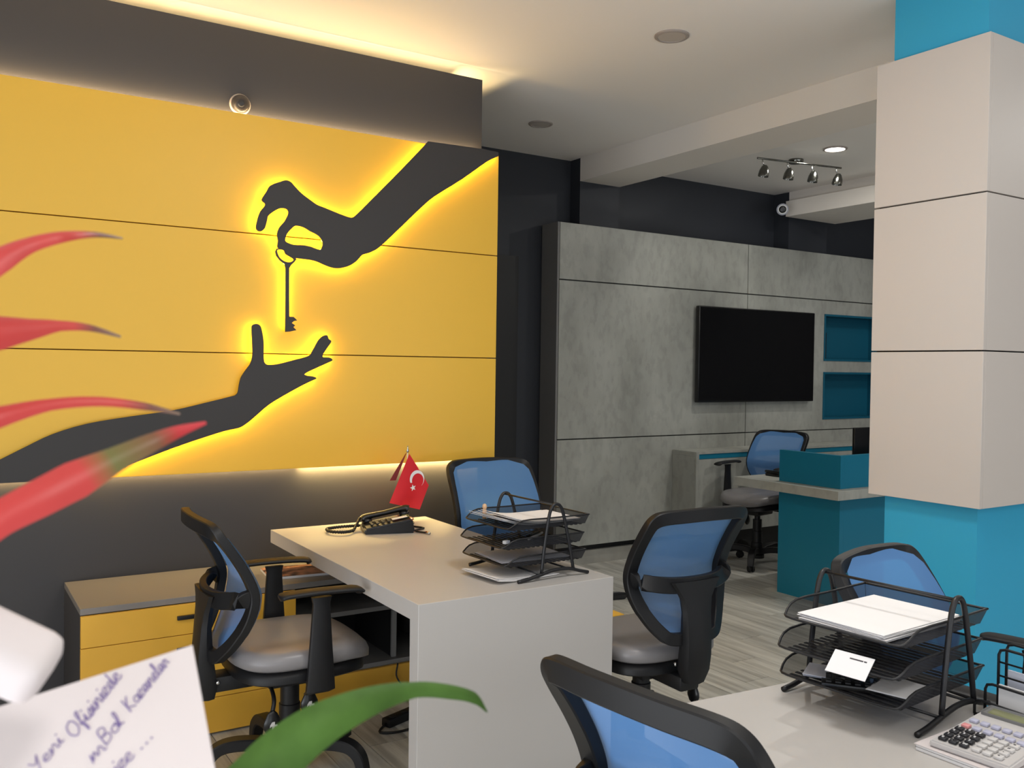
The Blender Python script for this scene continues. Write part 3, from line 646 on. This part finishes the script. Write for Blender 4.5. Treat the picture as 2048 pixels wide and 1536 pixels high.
tg = empty('floor_wedge', (3.72, 4.57, 0), math.radians(-30), label='flat pointed black foot on the floor just right of the main desk', cat='wedge')
bm = bmesh.new(); prism(bm, [(-.30, -.05), (-.05, -.06), (.12, 0), (-.05, .05), (-.30, .05)], .0, .045); bmesh.ops.bevel(bm, geom=bm.edges[:], offset=.012, segments=2, affect='EDGES'); obj('plate', bm, 'black', tg, smooth=True, auto=True)
bm = bmesh.new(); prism(bm, [(-.24, -.02), (-.04, -.025), (.05, 0), (-.04, .02), (-.24, .02)], .0452, .049); obj('inlay', bm, 'lamd', tg)
# desk phone
tg = empty('desk_phone', (1.735, 3.755, .750), rz=math.radians(-16), label='black desk phone with coiled cord on the main desk, left of the flag', cat='phone'); tg.scale = (1.14, 1.14, 1.14)
bm = bmesh.new(); V = [bm.verts.new(p) for p in ((-.10, -.085, 0), (-.10, .085, 0), (.10, .085, 0), (.10, -.085, 0), (-.095, -.08, .022), (-.095, .08, .022), (.09, .08, .055), (.09, -.08, .055))]
for f_ in ((3, 2, 1, 0), (4, 7, 6, 5), (0, 4, 5, 1), (1, 5, 6, 2), (2, 6, 7, 3), (3, 7, 4, 0)): bm.faces.new([V[i] for i in f_])
bmesh.ops.bevel(bm, geom=bm.edges[:], offset=.006, segments=2, affect='EDGES'); obj('body', bm, 'blackg', tg, smooth=True, auto=True)
slope = math.atan2(.033, .185)
hs_ = obj('handset', sweep(bmesh.new(), spline([(-.09, .055, .038), (-.075, .055, .048), (0, .055, .062), (.075, .055, .078), (.092, .055, .074)], 5), lambda f: .022-.006*math.sin(PI*f), lambda f: .017-.006*math.sin(PI*f), ref=(0, 0, 1), seg=12), 'blackg', tg, smooth=True)
for k in range(2):
    bm = bmesh.new(); lathe(bm, [(.021, .0), (.022, .012), (.018, .02)], 16, c=(-.072+.15*k, .055, .022+.026*k)); obj('handset_cup', bm, 'blackg', hs_, smooth=True)
bm0 = None
for i in range(4):
    for j in range(3):
        if bm0 is None: bm0 = obj('key', box(bmesh.new(), -.006, .006, -.008, .008, 0, .005, .0015), mat('key_grey', (40, 40, 39), .5), tg); k_ = bm0
        else: k_ = bpy.data.objects.new('key', bm0.data); COL.objects.link(k_); k_.parent = tg
        px = -.065+.022*i; k_.location = (px, -.055+.024*j, .0275+(px+.095)*math.tan(slope)); k_.rotation_euler = (0, -slope, 0)
o = B('number_label', -.03, .03, -.016, .016, 0, .0012, 'paper', tg); o.location = (.045, -.03, .0535); o.rotation_euler = (0, -slope, PI/2*0); o['label'] = 'white number label'
o = B('display', -.012, .012, -.03, .03, 0, .0015, 'lcd', tg); o.location = (.075, .0, .0585-.004); o.rotation_euler = (0, -slope, 0)
pts = []
base = spline([(-.105, .03, .018), (-.15, .045, .014), (-.20, .04, .012), (-.235, .01, .012), (-.225, -.045, .012), (-.18, -.07, .012), (-.145, -.05, .012), (-.13, -.01, .012), (-.10, .055, .045)], 16)
for i, p in enumerate(base):
    a = i*1.9; pts.append(p+Vector((0, .0012*math.sin(a), .0016*math.cos(a))))
obj('cord', sweep(bmesh.new(), pts, .0058, seg=6, ref=(0, 0, 1)), 'wire', tg, smooth=True)
tg = empty('plug_cable', (1.85, 3.62, .750), label='short black cable with metal plug beside the desk phone', cat='cable')
tube('cable', [(.02, .30, .006), (.07, .24, .006), (.02, .16, .006), (.045, .08, .006), (-.01, .05, .006), (-.02, .01, .006), (.0, -.03, .006)], .0045, 'wire', tg, n=6)
bm = bmesh.new(); sweep(bm, [(0, -.03, .007), (.003, -.06, .007)], .006); obj('connector', bm, 'chrome', tg, smooth=True)

# flag
tg = empty('table_flag', (1.941, 3.98, .750), label='small red table flag with white crescent and star on a thin pole', cat='flag')
bm = bmesh.new(); lathe(bm, [(.038, 0), (.038, .006), (.03, .010), (.008, .016), (.006, .022)], 28); obj('base', bm, mat('flag_base', (120, 70, 50), .3), tg, smooth=True, auto=True)
tube('pole', [(0, 0, .016), (.004, 0, .335)], .0024, 'white', tg)
bm = bmesh.new(); lathe(bm, [(.003, .325), (.007, .333), (.0045, .345), (.0015, .362)], 12, c=(.004, 0, 0)); obj('finial', bm, 'chrome', tg, smooth=True)
# hanging cloth: local u right, v up; folded over at its right edge
def cl(u, v):
    a = Vector((.008, 0, .322)); l = Vector((-.097, 0, .089)); b_ = Vector((.064, 0, .046)); r = Vector((.116, 0, .162))
    p = a.lerp(l, v).lerp(r.lerp(b_, v), u) if True else a
    y = -.012-.010*math.sin(u*PI*.9)*v-.014*math.sin(u*6.0+.6)*v*(.4+.6*u)
    return Vector((p.x, y, p.z))
bm = grid(bmesh.new(), 18, 18, lambda u, v: cl(u, v)); cloth = obj('cloth', bm, 'red', tg, smooth=True)
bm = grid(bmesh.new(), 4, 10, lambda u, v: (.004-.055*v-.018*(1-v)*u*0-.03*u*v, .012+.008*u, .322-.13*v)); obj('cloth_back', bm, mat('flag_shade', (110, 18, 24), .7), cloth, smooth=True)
# emblem laid onto the cloth: invert bilinear roughly by sampling in xz
def on(x, z):
    best = None
    for i in range(31):
        for j in range(31):
            p = cl(i/30, j/30); d_ = (p.x-x)**2+(p.z-z)**2
            if best is None or d_ < best[0]: best = (d_, p.y)
    return Vector((x, best[1]-.0022, z))
cxx, czz, R1_, = .049, .196, .044
pts = []; N_ = 22
for i in range(N_+1):
    a = math.radians(200-250*i/N_); pts.append((cxx+R1_*math.cos(a)*.92, czz+R1_*math.sin(a)))
for i in range(N_+1):
    a = math.radians(-46+242*i/N_); pts.append((cxx+.004+(R1_*.80)*math.cos(a)*.92, czz-.007+(R1_*.80)*math.sin(a)))
bm = bmesh.new(); V = [bm.verts.new(on(*p)) for p in pts]; n = len(V)
for i in range(N_): bm.faces.new((V[i], V[i+1], V[n-2-i], V[n-1-i]))
obj('crescent', bm, 'paper', cloth)
sx, sz = .028, .155; bm = bmesh.new(); c0 = bm.verts.new(on(sx, sz)+Vector((0, -.001, 0))); V = []
for k in range(10):
    r_ = .018 if k % 2 == 0 else .0075; a = PI/2+.25+k*PI/5; V.append(bm.verts.new(on(sx+r_*math.cos(a), sz+r_*math.sin(a))))
for k in range(10): bm.faces.new((c0, V[k], V[(k+1) % 10]))
obj('star', bm, 'paper', cloth)

# ================================================================== DOCUMENT TRAYS
def make_tray_stack():
    t = empty('document_tray')
    for s in (-1, 1):
        y = s*.162
        ar = tube('end_frame', [(-.052, y, .026), (-.040, y, .12), (-.022, y, .225), (-.008, y, .258), (.008, y, .266), (.026, y, .258), (.042, y, .225), (.070, y, .12), (.090, y, .024)], .0062, 'metalb', t, seg=10, n=5)
        obj('foot', sweep(bmesh.new(), spline([(-.152, y, .0065), (-.10, y, .012), (0, y, .030), (.07, y, .029), (.12, y, .016), (.158, y, .0065)], 5), .0065, seg=10), 'metalb', ar, smooth=True)
    tube('top_bar', [(.006, -.162, .262), (.006, .162, .262)], .0035, 'metalb', t)
    tube('stretcher', [(-.06, -.162, .022), (-.06, .162, .022)], .0035, 'metalb', t)
    tube('stretcher', [(.08, -.162, .025), (.08, .162, .025)], .0035, 'metalb', t)
    for i, z in enumerate((.055, .118, .182)):
        sh = (-.012, -.022, 0)[i]; X0, X1, Yh = -.185+sh, .165+sh, .150; h = .034
        # rim: high at the back and sides, dipping low at the scooped front
        rim = [(X0, 0, z+.006), (X0, Yh-.03, z+.006), (X0+.012, Yh-.006, z+.012), (X0+.06, Yh, z+h), (0, Yh, z+h), (X1-.01, Yh, z+h), (X1, Yh-.012, z+h), (X1, 0, z+h)]
        full = rim + [(a, -b_, c) for a, b_, c in rim[-2:0:-1]]
        tr = obj('tray', sweep(bmesh.new(), spline(full, 3, True), .0028, closed=True, seg=6, ref=(0, 0, 1)), 'metalb', t, smooth=True)
        P = spline(full, 3, True); Q = [Vector((X0+.012+(p.x-X0)*.95 if p.x < 0 else p.x-.012, p.y*.93, z)) for p in P]
        bm = bmesh.new(); a = [bm.verts.new(p) for p in P]; b_ = [bm.verts.new(q) for q in Q]; n = len(P)
        for k in range(n): bm.faces.new((a[k], a[(k+1) % n], b_[(k+1) % n], b_[k]))
        bm.faces.new(b_); obj('mesh_sides', bm, 'wiremesh', tr)
        bm = bmesh.new()
        for k in range(15): box(bm, X0+.03+.021*k, X0+.039+.021*k, -Yh*.90, Yh*.90, z-.0035, z-.0012)
        o = obj('floor_slats', bm, 'metalb', tr); o['kind'] = 'stuff'
    return t
T1 = make_tray_stack(); tag(T1, 'black mesh three-tier document tray on the main desk near the flag', 'document tray', 'black mesh document trays')
T1.location = (1.850, 2.772, .750); T1.rotation_euler = (0, 0, math.radians(1.5))
index(); T2 = copy_tree(T1); tag(T2, 'black mesh three-tier document tray on the near desk beside the calculator', 'document tray', 'black mesh document trays')
T2.location = (1.838, 1.272, .750); T2.rotation_euler = (0, 0, math.radians(5))
def sheets(name, lab, loc, rz, size, n, m='paper', curl=0, grp=None, gap=.0006, jit=.01, seed=1):
    t = empty(name, loc, rz, label=lab, cat='paper', group=grp); rnd = random.Random(seed)
    for k in range(n):
        ox, oy = rnd.uniform(-jit, jit), rnd.uniform(-jit, jit); r_ = rnd.uniform(-.04, .04)
        def f(u, v, k=k):
            x, y = (u-.5)*size[0], (v-.5)*size[1]; z = k*gap*4+curl*max(0, .5-u)**2*2.2 + .0006
            return (ox+x*math.cos(r_)-y*math.sin(r_), oy+x*math.sin(r_)+y*math.cos(r_), z)
        o = obj('sheet', grid(bmesh.new(), 16, 2, f), m, t)
        md = o.modifiers.new('s', 'SOLIDIFY'); md.thickness = .0010
    return t
M_ = lambda base, dx, dy, dz, deg: (base.location.x+math.cos(base.rotation_euler.z)*dx-math.sin(base.rotation_euler.z)*dy, base.location.y+math.sin(base.rotation_euler.z)*dx+math.cos(base.rotation_euler.z)*dy, .750+dz)
sheets('paper_stack', 'curled white papers in the top tier of the tray on the main desk', M_(T1, -.015, 0, .1855, 0), .05, (.30, .215), 7, curl=.045, jit=.018)
sheets('paper_stack', 'white papers lying on the main desk under its document tray', (1.765, 2.735, .7515), .12, (.27, .20), 4, curl=.02, jit=.016, seed=3)
sheets('paper_stack', 'grey sheets in the lowest tier of the tray on the main desk', M_(T1, -.02, .01, .058, 0), -.03, (.28, .21), 2, 'paperg', jit=.006, seed=9)
tg = empty('marker_pen', M_(T1, .03, -.02, .1265, 0), .5, label='thin pens in the middle tier of the tray on the main desk', cat='pen')
for k in range(2):
    bm = bmesh.new(); sweep(bm, [(-.07, .02*k, 0), (.07, .02*k+.015, 0)], .0045); p_ = obj('barrel', bm, ('silver', 'blackg')[k], tg, smooth=True)
tg = empty('glue_stick', M_(T1, -.12, .11, .1855, 0), 0, label='small beige figure-like cap at the back of the tray on the main desk', cat='stationery')
bm = bmesh.new(); lathe(bm, [(.008, .0), (.008, .03), (.006, .035), (.009, .042), (.007, .052), (.002, .055)], 14); obj('body', bm, mat('beige_plastic', (200, 165, 130), .5), tg, smooth=True)
tag(tg, 'small beige-capped stick behind the papers in the tray on the main desk', 'stationery')
tg = empty('eraser', M_(T1, -.135, -.06, .121, 0), .3, label='small white eraser in the middle tier of the main desk tray', cat='eraser')
B('block', -.012, .012, -.008, .008, 0, .012, 'paper', tg, bev=.002); B('sleeve', -.004, .0125, -.0085, .0085, -.0003, .0125, 'paperg', tg, bev=.002)
sheets('paper_stack', 'bright white paper stack in the top tier of the tray beside the calculator', M_(T2, -.022, 0, .1855, 0), .03, (.30, .215), 7, jit=.003, seed=5)
tg = empty('business_card', M_(T2, -.232, -.045, .112, 0), math.radians(8), label='white business card leaning in the middle tier of the near tray', cat='card')
o = B('card', -.0006, .0006, -.045, .045, 0, .056, 'paper', tg); o.rotation_euler = (0, math.radians(48), 0)
for k, (a, c) in enumerate(((-.012, -.006), (-.004, .026))):
    p_ = B('printed_line', -.0011, -.0006, a-.02, c-.02, .042-.003*k*0, .045, 'inkd', tg); p_.rotation_euler = o.rotation_euler
# remote / black keypad and notes in the lowest tier
tg = empty('key_ring_pad', M_(T2, -.135, -.005, .058, 0), math.radians(38), label='black keypad with white keys in the lowest tier of the near tray', cat='keypad')
tg.name = 'keypad'
B('body', -.035, .035, -.065, .065, 0, .012, 'blackg', tg, bev=.003)
kb = None
for i in range(4):
    for j in range(6):
        if kb is None: kb = obj('key', box(bmesh.new(), -.005, .005, -.006, .006, 0, .004, .001), 'blackp', tg); k_ = kb
        else: k_ = bpy.data.objects.new('key', kb.data); COL.objects.link(k_); k_.parent = tg
        k_.location = (-.024+.016*i, -.05+.020*j, .012)
sheets('note_slip', 'small white slip in the lowest tier of the near tray, left of the keypad', M_(T2, -.13, .085, .066, 0), .5, (.09, .05), 3, 'paperg', jit=.012, seed=11)
sheets('note_slip', 'square white note at the front right of the near tray\'s lowest tier', M_(T2, -.10, -.085, .0715, 0), .25, (.11, .085), 2, 'paper', jit=.004, seed=12)

# ================================================================== NEAR DESK
t = empty('office_desk', (2.031, 1.433, 0), math.radians(-5), label='pale grey desk at lower right carrying the calculator', cat='desk')
B('desktop', -.72, 0, -1.45, 0, .692, .750, 'lam', t, bev=.0012, seg=1)
B('end_panel', -.66, -.03, -1.45, -1.39, 0, .6915, 'lam', t); B('side_panel', -.058, 0, -1.38, 0, 0, .6915, 'lam', t)
# notebook + calculator
ca = math.radians(-84)
tg = empty('notebook', (1.80, .955, .750), math.radians(2), label='white pad of paper under the calculator', cat='notebook')
B('pages', -.15, .10, -.16, .115, 0, .012, 'paper', tg, bev=.002); B('cover', -.152, .102, -.161, .117, .0122, .0135, 'card', tg); B('page_edge', -.1505, .1005, -.1603, .1153, .007, .0076, 'inkd', tg)
tg = empty('calculator', (1.785, .975, .765), math.radians(4.5), label='silver desk calculator with black number keys on a white pad', cat='calculator')
# local x: from keys (−) to display (+); local y: width
tilt = .055
bm = bmesh.new(); V = [bm.verts.new(p) for p in ((-.125, -.078, 0), (-.125, .078, 0), (.125, .078, 0), (.125, -.078, 0), (-.123, -.076, .012), (-.123, .076, .012), (.122, .074, .028), (.122, -.074, .028))]
for f_ in ((3, 2, 1, 0), (4, 7, 6, 5), (0, 4, 5, 1), (1, 5, 6, 2), (2, 6, 7, 3), (3, 7, 4, 0)): bm.faces.new([V[i] for i in f_])
bmesh.ops.bevel(bm, geom=bm.edges[:], offset=.003, segments=2, affect='EDGES'); obj('body', bm, 'silver', tg, smooth=True, auto=True)
sl = math.atan2(.016, .245); zt = lambda x: .012+(x+.123)*math.tan(sl)
def on_calc(name, x, y, hx, hy, h, m, me=None):
    if me: o = bpy.data.objects.new(name, me); COL.objects.link(o); o.parent = tg
    else: o = obj(name, box(bmesh.new(), -hx, hx, -hy, hy, 0, h, min(hx, hy)*.25), m, tg, smooth=True, auto=True)
    o.location = (x, y, zt(x)+.0002); o.rotation_euler = (0, -sl, 0); return o
on_calc('display_bezel', .087, 0, .024, .068, .0035, 'lamd'); on_calc('display', .087, .0, .016, .058, .0045, 'lcd')
on_calc('solar_cell', .115, -.045, .004, .014, .001, 'blackg')
kk = {}; 
def key(x, y, m, hx=.0075, hy=.0078):
    if m not in kk: kk[m] = on_calc('key', x, y, hx, hy, .006, m).data
    else: on_calc('key', x, y, hx, hy, .006, m, kk[m])
KW = 'white'; KR = mat('pink_key', (225, 150, 150), .4); kk = {}
MT['kblack'] = mat('key_black', (34, 34, 38), .4); MT['kwhite'] = mat('key_white', (205, 202, 200), .4); MT['klav'] = mat('key_lavender', (185, 185, 205), .4); MT['kpink'] = KR
for i in range(4):
    for j in range(3): key(-.105+.0215*i, .058-.0205*j, 'kblack')
for i in range(4):
    for j in range(3): key(-.105+.0215*i, -.007-.0205*j, 'kwhite')
for j in range(6): key(-.018+.0, .056-.0215*j, 'kpink' if j == 0 else 'klav')
for j in range(6): key(.004+.0+.020*0+.012, .056-.0215*j, 'klav')
legend = ['0', '1', '4', '7', '.', '2', '5', '8', '00', '3', '6', '9']; q = 0
for j in range(3):
    for i in range(4):
        x_, y_ = -.105+.0215*i, .058-.0205*j
        mw = Matrix.Translation((x_-.003, y_+.003, zt(x_)+.0066)) @ Matrix.Rotation(-sl, 4, 'Y') @ Matrix.Rotation(-PI/2, 4, 'Z')
        text('legend', legend[q], .009, 'paper', tg, mw); q += 1
for j, s in enumerate(('+', '-', 'x', '=')):
    x_, y_ = -.105+.0215*j, -.048
    text('legend', s, .009, 'inkd', tg, Matrix.Translation((x_-.003, y_+.003, zt(x_)+.0066)) @ Matrix.Rotation(-sl, 4, 'Y') @ Matrix.Rotation(-PI/2, 4, 'Z'))

# wire organiser at the right edge
tg = empty('desk_organiser', (1.960, 1.078, .750), math.radians(-2), label='black wire desk organiser holding white papers at the right edge', cat='organiser')
for k, (x_, h, y1) in enumerate(((-.032, .036, .030), (-.006, .070, .022), (.022, .145, .010), (.052, .152, .010))):
    tube('loop', [(x_, y1, .004), (x_, y1, h-.014), (x_, y1-.004, h-.004), (x_, y1-.016, h), (x_, -.17, h), (x_, -.182, h-.005), (x_, -.186, h-.015), (x_, -.186, .004), (x_, y1, .004)], .0032, 'metalb', tg)
for z_ in (.045, .085, .115): tube('cross_wire', [(.022, .008, z_), (.022, -.185, z_)], .0022, 'metalb', tg)
B('base_plate', -.035, .056, -.186, .03, 0, .003, 'metalb', tg)
tgp = empty('paper_stack', (1.960, 1.078, .754), math.radians(-2), label='white envelopes standing in the wire organiser', cat='paper')
B('sheet', .004, .007, -.17, -.002, 0, .068, 'paper', tgp); B('sheet', .034, .038, -.17, -.004, 0, .095, 'paperg', tgp)

# ================================================================== FOREGROUND: plant, card, box
tg = empty('plant_table', (-.02, .45, 0), label='tall dark side table under the plant, below the picture edge', cat='table')
B('top', -.28, .20, -.16, .20, 1.04, 1.06, 'darkpaint', tg, bev=.002)
for sx_ in (-.26, .18):
    for sy_ in (-.14, .18): B('leg', sx_-.015, sx_+.015, sy_-.015, sy_+.015, 0, 1.04, 'darkpaint', tg)
pb = Vector((-.04, .515, 1.06))
tg = empty('bromeliad', pb, label='potted plant with long red bracts and a green leaf in the left foreground', cat='plant')
bm = bmesh.new(); lathe(bm, [(.05, 0), (.055, .01), (.068, .10), (.074, .105), (.074, .12), (.066, .12), (.062, .10)], 28); obj('pot', bm, 'pot', tg, smooth=True, auto=True)
bm = bmesh.new(); lathe(bm, [(.061, .095), (.061, .104), (.03, .108)], 24); obj('soil', bm, 'soil', tg, smooth=True)
tube('stem', [(0, 0, .10), (.002, .0, .20), (.001, .003, .33), (0.0, .006, .41)], .008, 'leafg', tg, n=4)
def leaf(name, pts, m, cup=.25, lab=None, side=Vector((0, 0, 1))):
    P = [Vector(p[:3])-pb for p in pts]; W_ = [p[3] for p in pts]
    Q = spline(P, 6); n = len(Q); ww = []
    for i in range(n):
        f = i/6; k = min(int(f), len(W_)-2); g = f-k; ww.append(W_[k]*(1-g)+W_[k+1]*g)
    bm = bmesh.new(); uvl = bm.loops.layers.uv.new('UVMap'); R = []
    view = Vector((.15, .98, 0)).normalized()
    for i, p in enumerate(Q):
        t_ = (Q[min(i+1, n-1)]-Q[max(i-1, 0)]).normalized(); sd = t_.cross(view).normalized(); nn = sd.cross(t_).normalized()
        sd = (sd*.86+nn*.5).normalized(); nn = sd.cross(t_).normalized()
        row = []
        for s in (-1, -.55, 0, .55, 1): row.append(bm.verts.new(p+sd*(s*ww[i]*.5/.86)+nn*(cup*ww[i]*(s*s-.5))))
        R.append(row)
    for i in range(n-1):
        for k in range(4):
            f_ = bm.faces.new((R[i][k], R[i+1][k], R[i+1][k+1], R[i][k+1]))
            for lp, (a, b_) in zip(f_.loops, ((i, k), (i+1, k), (i+1, k+1), (i, k+1))): lp[uvl].uv = (a/(n-1), b_/4)
    o = obj(name, bm, m, tg, smooth=True)
    if lab: o['label'] = lab
    return o
leaf('bract', R1, 'bract', lab='topmost red bract'); leaf('bract', R2, 'bract', lab='second red bract with dark tip'); leaf('bract', R3, 'bract', lab='thin arching red bract with dark tip')
leaf('bract', R4, 'bract2', lab='broad lowest red bract with olive band'); leaf('leaf', [(-.035, .512, 1.17, .006), (-.02, .50, 1.155, .012)]+G1, 'leafg', lab='long arching green leaf')

tg = empty('gift_card', (0.12, .5131, 1.3437), label='cream card with purple handwriting at the lower left', cat='card')
TR = Vector((0.1204, 0.5131, 1.3437)); BR = Vector((0.1145, 0.4206, 1.2829)); TL = Vector((0.0153, 0.5323, 1.3185))
hx = (TL-TR).normalized(); dn = (BR-TR); dn = dn.normalized(); nrm = hx.cross(dn).normalized()
off = -tg.location
if nrm.y > 0: nrm = -nrm
bm = bmesh.new(); V = []
for (a, b_) in ((0, 0), (.15, 0), (.15, .19), (0, .19)):
    for s in (0, 1): V.append(bm.verts.new(TR+hx*a+dn*b_-nrm*(.0012*s)+off))
for f_ in ((0, 2, 4, 6), (7, 5, 3, 1), (0, 1, 3, 2), (2, 3, 5, 4), (4, 5, 7, 6), (6, 7, 1, 0)): bm.faces.new([V[i] for i in f_])
obj('card', bm, 'card', tg)
GL = dict(a=(.6, [(.45, .4), (.2, .48), (.05, .25), (.2, .02), (.42, .2), (.45, .45), (.45, .1), (.56, .0)]), e=(.5, [(0, .2), (.35, .3), (.3, .5), (.1, .42), (.08, .12), (.3, 0), (.5, .12)]),
 i=(.3, [(0, .1), (.12, .5), (.12, .05), (.28, .05)]), n=(.55, [(0, 0), (.05, .5), (.08, .1), (.25, .48), (.38, .4), (.4, .05), (.54, .05)]), s=(.38, [(0, .05), (.25, .5), (.3, .25), (.2, 0), (.02, .06), (.36, .05)]),
 z=(.42, [(0, .42), (.35, .48), (.05, .05), (.42, .08)]), d=(.6, [(.4, .42), (.15, .48), (.05, .2), (.2, 0), (.4, .2), (.46, 1), (.44, .1), (.58, .03)]), o=(.48, [(.3, .45), (.08, .4), (.06, .1), (.3, .02), (.42, .25), (.3, .46), (.48, .42)]),
 l=(.3, [(0, .05), (.22, .7), (.2, 1), (.1, .9), (.12, .15), (.3, .04)]), r=(.4, [(0, .05), (.08, .5), (.12, .38), (.3, .42), (.28, .1), (.4, .05)]), m=(.75, [(0, 0), (.05, .5), (.08, .1), (.22, .48), (.32, .1), (.46, .48), (.58, .3), (.6, .05), (.72, .05)]),
 f=(.4, [(0, .2), (.35, .9), (.28, 1), (.15, .8), (.12, -.3), (.22, -.2), (.2, .2), (.4, .2)]))
GL['\u00e7'] = (.42, [(.35, .42), (.15, .48), (.04, .2), (.18, 0), (.4, .1)]); GL['O'] = (.8, [(.5, .95), (.15, .85), (0, .4), (.25, 0), (.6, .25), (.62, .75), (.4, .98)]); GL['B'] = (.65, [(.05, 0), (.1, .95), (.45, .9), (.42, .6), (.12, .52), (.5, .4), (.45, .08), (.05, 0)])
GL['K'] = (.7, [(.08, 1), (.05, 0), (.07, .4), (.55, .95), (.1, .42), (.62, 0)]); GL['Y'] = (.6, [(0, 1), (.25, .55), (.55, 1), (.2, -.1)])
def write(s, px0, px1, size):
    """a handwritten word: one pen stroke per run of joined letters, laid on the card's face"""
    p0 = TR+hx*px0[0]+dn*px0[1]; p1 = TR+hx*px1[0]+dn*px1[1]; X = (p1-p0).normalized(); Y = nrm.cross(X).normalized()
    tot = sum(GL[c][0] if c in GL else .35 for c in s); k = (p1-p0).length/tot; hk = size*1.05; x = 0; bm = bmesh.new(); run = []
    at = lambda u, v: p0+X*(u*k+v*hk*.35)+Y*(v*hk)+nrm*.0003+off
    def flush():
        if len(run) > 1: sweep(bm, spline(run, 4), size*.034, seg=5, ref=nrm)
        run.clear()
    for c in s:
        if c == '.': flush(); sweep(bm, [at(x+.1, 0), at(x+.16, .03)], size*.06, seg=5, ref=nrm); x += .35; continue
        if c == ' ': flush(); x += .35; continue
        w_, g = GL[c]
        if c in 'OBKY': flush()
        run.extend(at(x+a, v) for a, v in g)
        if c in 'OBKY': flush()
        if c == 'i': sweep(bm, [at(x+.15, .75), at(x+.19, .79)], size*.05, seg=5, ref=nrm)
        x += w_
    flush(); obj('handwriting', bm, 'ink', tg, smooth=True)
write('Yeni', (.0791, .0475), (.0663, .0331), .0075)
write('Ofisinizde', (.0617, .0345), (.0369, .0056), .0090)
write('Bol', (.0478, .0446), (.0381, .0348), .0090)
write('Kazan\u00e7lar', (.0348, .0300), (.0127, .0068), .0085)
write('m', (.0540, .0520), (.0470, .0460), .0090)
write('ize ...', (.0440, .0630), (.0249, .0480), .0085)

B('card_pick', -.008, -.005, .004, .007, -.20, -.02, 'white', tg)

tg = empty('carton', (.0, .50, 1.39), label='rounded white carton with small print at the left edge', cat='box')
a0 = Vector((-.0640, .50, 1.421)); a1 = Vector((.0350, .466, 1.3615))
ax = (a1-a0).normalized(); upv = Vector((-.1, -.35, 1)); upv = (upv-ax*upv.dot(ax)).normalized(); sd = ax.cross(upv).normalized()
if sd.y > 0: sd = -sd
L_ = (a1-a0).length; bm = bmesh.new(); box(bm, 0, L_+.012, -.016, .016, -.013, .013, .0085, 5)
Mx = Matrix((ax, sd, upv)).transposed().to_4x4(); Mx.translation = a0-tg.location
for v in bm.verts: v.co = Mx @ v.co
obj('shell', bm, 'card', tg, smooth=True)
for (x_, z_) in ((.085, -.002), (.10, .004), (.075, .003)):
    bm = bmesh.new(); box(bm, x_, x_+.010, .0159, .0163, z_-.0007, z_+.0007)
    for v in bm.verts: v.co = Mx @ v.co
    obj('print_mark', bm, 'inkd', tg)
for (x_, y_) in ((.07, .0), (.085, .004)):
    bm = bmesh.new(); box(bm, x_, x_+.002, y_-.006, y_+.003, .0129, .0133)
    for v in bm.verts: v.co = Mx @ v.co
    obj('print_mark', bm, 'inkd', tg)
